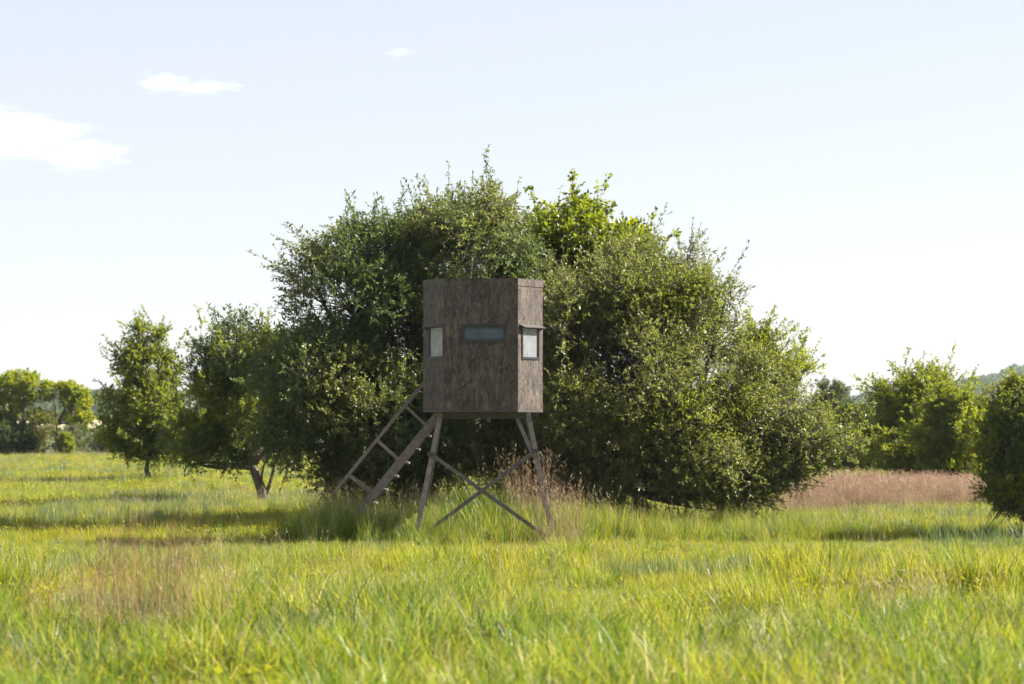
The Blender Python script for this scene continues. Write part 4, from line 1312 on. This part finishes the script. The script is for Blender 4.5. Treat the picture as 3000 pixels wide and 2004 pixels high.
def build_grass():
    rs = np.random.default_rng(99)
    X, Y, K, S = [], [], [], []
    for (y0, y1, dens, sc) in ((11, 20, 50, 1.0), (20, 30, 50, 1.0), (30, 48, 50, 0.95), (48, 72, 34, 0.95), (72, 135, 18, 0.9)):
        x, y = field_points(y0, y1, dens, rs)
        f = nz(x, y, 0.45, 1.0); g = nz(x, y, 0.22, 9.0); b = nz(x, y, 0.9, 5.0)
        u = rs.random(len(x))
        pick = np.where(u < .62, rs.choice(I_SHORT, len(x)), rs.choice(I_MID, len(x)))
        pick = np.where((g + 0.35 * f > 0.12) & (rs.random(len(x)) < .45), rs.choice(I_BLUE, len(x)), pick)
        pick = np.where((b + 0.2 * g > 0.18) & (rs.random(len(x)) < .35), rs.choice(I_STRAW, len(x)), pick)
        pick = np.where((g - 0.3 * b < -0.10) & (rs.random(len(x)) < .5), rs.choice(I_WEED, len(x)), pick)
        tall = (b + 0.5 * f > 0.20) & (rs.random(len(x)) < .5)
        pick = np.where(tall, np.where(rs.random(len(x)) < .72, rs.choice(I_CLUMP, len(x)), rs.choice(I_LUSH, len(x))), pick)
        tz = tall_zone(x, y)
        pick = np.where(tz, np.where(rs.random(len(x)) < .75, rs.choice(I_TALLMIX, len(x)), rs.choice(I_LUSH, len(x))), pick)
        s = sc * rs.uniform(.70, 1.2, len(x)) * (1 + 0.45 * f)
        s = np.where(tz, rs.uniform(.55, 1.15, len(x)) * (0.78 + 0.25 * smooth(35, 37, y)) * (1 - 0.30 * smooth(0.8, 2.8, x)), s)
        calm = smooth(27, 33, y) * (1 - tz)
        s = np.where(tall, s * (1 - 0.35 * calm), s)
        s = np.where(tz, s, s * (1 - 0.52 * smooth(31.0, 33.5, y) * (1 - smooth(36.2, 37.5, y))))
        edge = (y < 20.5) & (nz(x, y, 0.8, 33.0) > 0.02) & (rs.random(len(x)) < .42)
        pick = np.where(edge, np.where(rs.random(len(x)) < .22, rs.choice(I_BLUE, len(x)), np.where(rs.random(len(x)) < .55, rs.choice(I_LUSH, len(x)), rs.choice(I_CLUMP, len(x)))), pick)
        s = np.where(edge, rs.uniform(.8, 1.25, len(x)), s)
        bare = (nz(x, y, 1.9, 21.0) < -0.38) & ~tz
        x, y, pick, s = x[~bare], y[~bare], pick[~bare], s[~bare]
        X.append(x); Y.append(y); K.append(pick); S.append(s)
    # extra growth in the unmown ground round the blind
    x = rs.uniform(-4, 5.5, 1500); y = rs.uniform(35.0, 40.0, 1500)
    t = tall_zone(x, y) & (nz(x, y, 0.8, 12.0) > -0.12)
    x, y = x[t], y[t]
    X.append(x); Y.append(y)
    K.append(np.where(rs.random(len(x)) < .55, rs.choice(I_LUSH, len(x)), np.where(rs.random(len(x)) < .75, rs.choice(I_TALLMIX, len(x)), rs.choice(I_STRAW, len(x)))))
    S.append(rs.uniform(.6, 1.2, len(x)) * (0.8 + 0.25 * smooth(35, 37, y)) * (1 - 0.45 * smooth(0.8, 2.8, x)))
    x, y, k, s = map(np.concatenate, (X, Y, K, S))
    # bare strips only where feet and trunks stand are left to the blades themselves
    P = np.stack([x, y, ground_z(x, y) - 0.01], 1)
    wide0 = 1.0 + 0.45 * (1 - smooth(17, 24, y))
    wide = np.where(y > 72, 1.7, np.where(y > 48, 1.3, 1.0))
    scatter('grass', 'yellow-green meadow grass mixed with straw stems and weeds', P, k, np.stack([s * wide * wide0, s * wide * wide0, s], 1), rs)
    # russet bluestem bank beyond the oak branches
    n = 3700
    x = rs.uniform(at(2250, 1400, 49).x, at(2990, 1400, 52).x, n); y = rs.uniform(44.0, 52.5, n)
    front = 46.6 + 0.7 * np.sin(x * .9) + 0.4 * np.sin(x * 2.3)
    keep = ((y > front) | (rs.random(n) < 0.10)) & (rs.random(n) < 0.14 + 0.86 * smooth(0, 3.0, y - front)) & (nz(x, y, 0.5, 2.0) > -0.42)
    x, y = x[keep], y[keep]
    P = np.stack([x, y, ground_z(x, y) - 0.01], 1)
    s = rs.uniform(.6, 1.15, len(x)) * (0.5 + 0.27 * smooth(46.5, 49.5, y))
    scatter('russet_grass', 'bank of russet seeding bluestem grass before the far trees', P, rs.choice(I_RUSSET, len(x)), np.stack([s, s, s], 1), rs)


build_grass()


def clump(name, label, cat, px, Y, spec, seed, n_sub=1, spread=0.3, group=None):
    """a single grass clump or weed as a thing of its own (one mesh)."""
    rs = np.random.default_rng(seed)
    x, y = on_ground(px, Y)
    V, F, T, mi, mats = [], [], [], [], []
    for (v, f, t, m) in spec(rs):
        k = len(V)
        if m not in mats: mats.append(m)
        V += list(v); T += list(t); F += [tuple(i + k for i in q) for q in f]; mi += [mats.index(m)] * len(f)
    o = mesh_obj(name, np.array(V), F, None, None, {'tint': T}, mats, mi, loc=(x, y, gz(x, y) - .01))
    tag(o, label, cat, group)
    return o


clump('grass_clump', 'lush bright green grass clump growing between the crossed braces of the blind', 'grass clump', 1385, 36.9,
      lambda r: [(*blades(330, .95, .012, .52, .45, 1.3, r, seg=5), M['lush']), (*blades(90, .8, .008, .5, .4, 1.0, r, seg=4), M['grass'])], 201)
clump('grass_clump', 'second lush green grass clump rising behind the middle of the crossed braces', 'grass clump', 1450, 37.4,
      lambda r: [(*blades(240, 1.05, .012, .45, .4, 1.2, r, seg=5), M['lush']), (*stems(18, 1.5, .4, .2, r), M['straw'])], 202)
clump('dry_grass_clump', 'dry brown grass clump round the foot of the sunlit leg', 'grass clump', 1640, 35.6,
      lambda r: [(*blades(190, .60, .006, .42, .6, 1.1, r, seg=4), M['straw']), (*stems(70, .95, .40, .3, r), M['russet']), (*blades(60, .45, .006, .4, .6, 1, r), M['grass'])], 203)
clump('dry_grass_clump', 'dry reddish stems standing tall behind the crossed braces near the sunlit leg', 'grass clump', 1560, 37.3,
      lambda r: [(*stems(95, 1.25, .45, .18, r, head=.14), M['russet']), (*stems(30, 1.3, .45, .2, r, head=.14), M['straw'])], 204)
clump('dry_grass_clump', 'pale dry grass stems growing at the bottom of the stair', 'grass clump', 985, 37.3,
      lambda r: [(*stems(60, .85, .42, .2, r), M['straw']), (*blades(110, .65, .008, .4, .35, .8, r, seg=4), M['grass_blue'])], 205)
clump('grass_clump', 'blue-green grass clump beside the shaded front leg', 'grass clump', 1160, 36.4,
      lambda r: [(*blades(170, .62, .008, .5, .35, .8, r, seg=4), M['grass_blue']), (*blades(90, .6, .008, .5, .5, 1.1, r, seg=4), M['grass']), (*stems(22, .9, .4, .2, r), M['straw'])], 206)
clump('grass_clump', 'dark blue-green grass clump below the bush with bare drooping twigs', 'grass clump', 2870, 34.2,
      lambda r: [(*blades(330, .48, .008, .85, .45, .7, r, seg=4), M['grass_blue'])], 207)
clump('russet_grass_clump', 'tall hazy russet grass clump in the near meadow', 'grass clump', 420, 20.3,
      lambda r: [(*stems(110, 1.05, .48, .18, r, w=.005, head=.22, head_w=.006), M['russet_dark']), (*stems(90, .8, .85, .24, r, w=.005, head=.22, head_w=.006), M['russet_dark']), (*stems(50, .55, 1.2, .3, r, w=.005, head=.2, head_w=.006), M['russet_dark']), (*stems(50, .6, 1.2, .3, r, w=.005, head=.2, head_w=.006), M['straw']), (*blades(90, .42, .007, .45, .5, .8, r), M['grass']), (*blades(60, .3, .012, .35, .5, .7, r), M['lush'])], 208)
clump('grass_clump', 'dark lush grass clump at the foot of the hazy russet clump', 'grass clump', 310, 17.6,
      lambda r: [(*blades(260, .34, .012, .42, .55, .8, r, seg=4), M['lush']), (*blades(120, .3, .010, .45, .6, .8, r, seg=4), M['grass_blue'])], 214)
clump('grass_clump', 'blue-green upright grass clump in the near meadow below the stair', 'grass clump', 1190, 19.0,
      lambda r: [(*blades(70, .42, .010, .30, .35, .5, r, seg=4), M['grass_blue']), (*stems(10, .5, .3, .2, r), M['straw'])], 215)
clump('grass_clump', 'dark upright grass clump at the bottom corner below the drooping bush', 'grass clump', 2920, 17.2,
      lambda r: [(*blades(150, .42, .012, .35, .35, .6, r, seg=4), M['grass_blue']), (*blades(60, .4, .012, .35, .4, .7, r, seg=4), M['lush'])], 216)
clump('grass_clump', 'bright green tuft in the near meadow below the crossed braces', 'grass clump', 1560, 18.6,
      lambda r: [(*blades(110, .40, .011, .28, .45, .9, r, seg=4), M['lush'])], 217)
clump('grass_clump', 'grey-stemmed seeding grass clump in the near meadow below the dark bush', 'grass clump', 2640, 21.5,
      lambda r: [(*stems(60, .62, .42, .2, r, w=.004, head=.12), M['straw']), (*blades(120, .5, .007, .45, .3, .6, r), M['grass_blue'])], 209)
clump('grass_clump', 'dark broad-bladed grass clump nearest the camera at the bottom edge', 'grass clump', 1890, 17.2,
      lambda r: [(*blades(120, .36, .012, .40, .5, .8, r, seg=4), M['grass_blue']), (*blades(60, .34, .012, .4, .5, .8, r, seg=4), M['lush'])], 210)
clump('weed', 'small leafy weed beside the cone-shaped tree', 'weed', 393, 66.0, lambda r: [(*weed(r, .55, 60), M['lush']), (*stems(10, .5, .15, .4, r), M['straw'])], 211)
clump('weed', 'leafy weed between the two small trees, nearer the cone-shaped one', 'weed', 562, 70.0, lambda r: [(*weed(r, .5, 50), M['lush'])], 212)
clump('weed', 'leafy weed between the two small trees, nearer the leaning one', 'weed', 616, 69.0, lambda r: [(*weed(r, .5, 50), M['lush'])], 213)
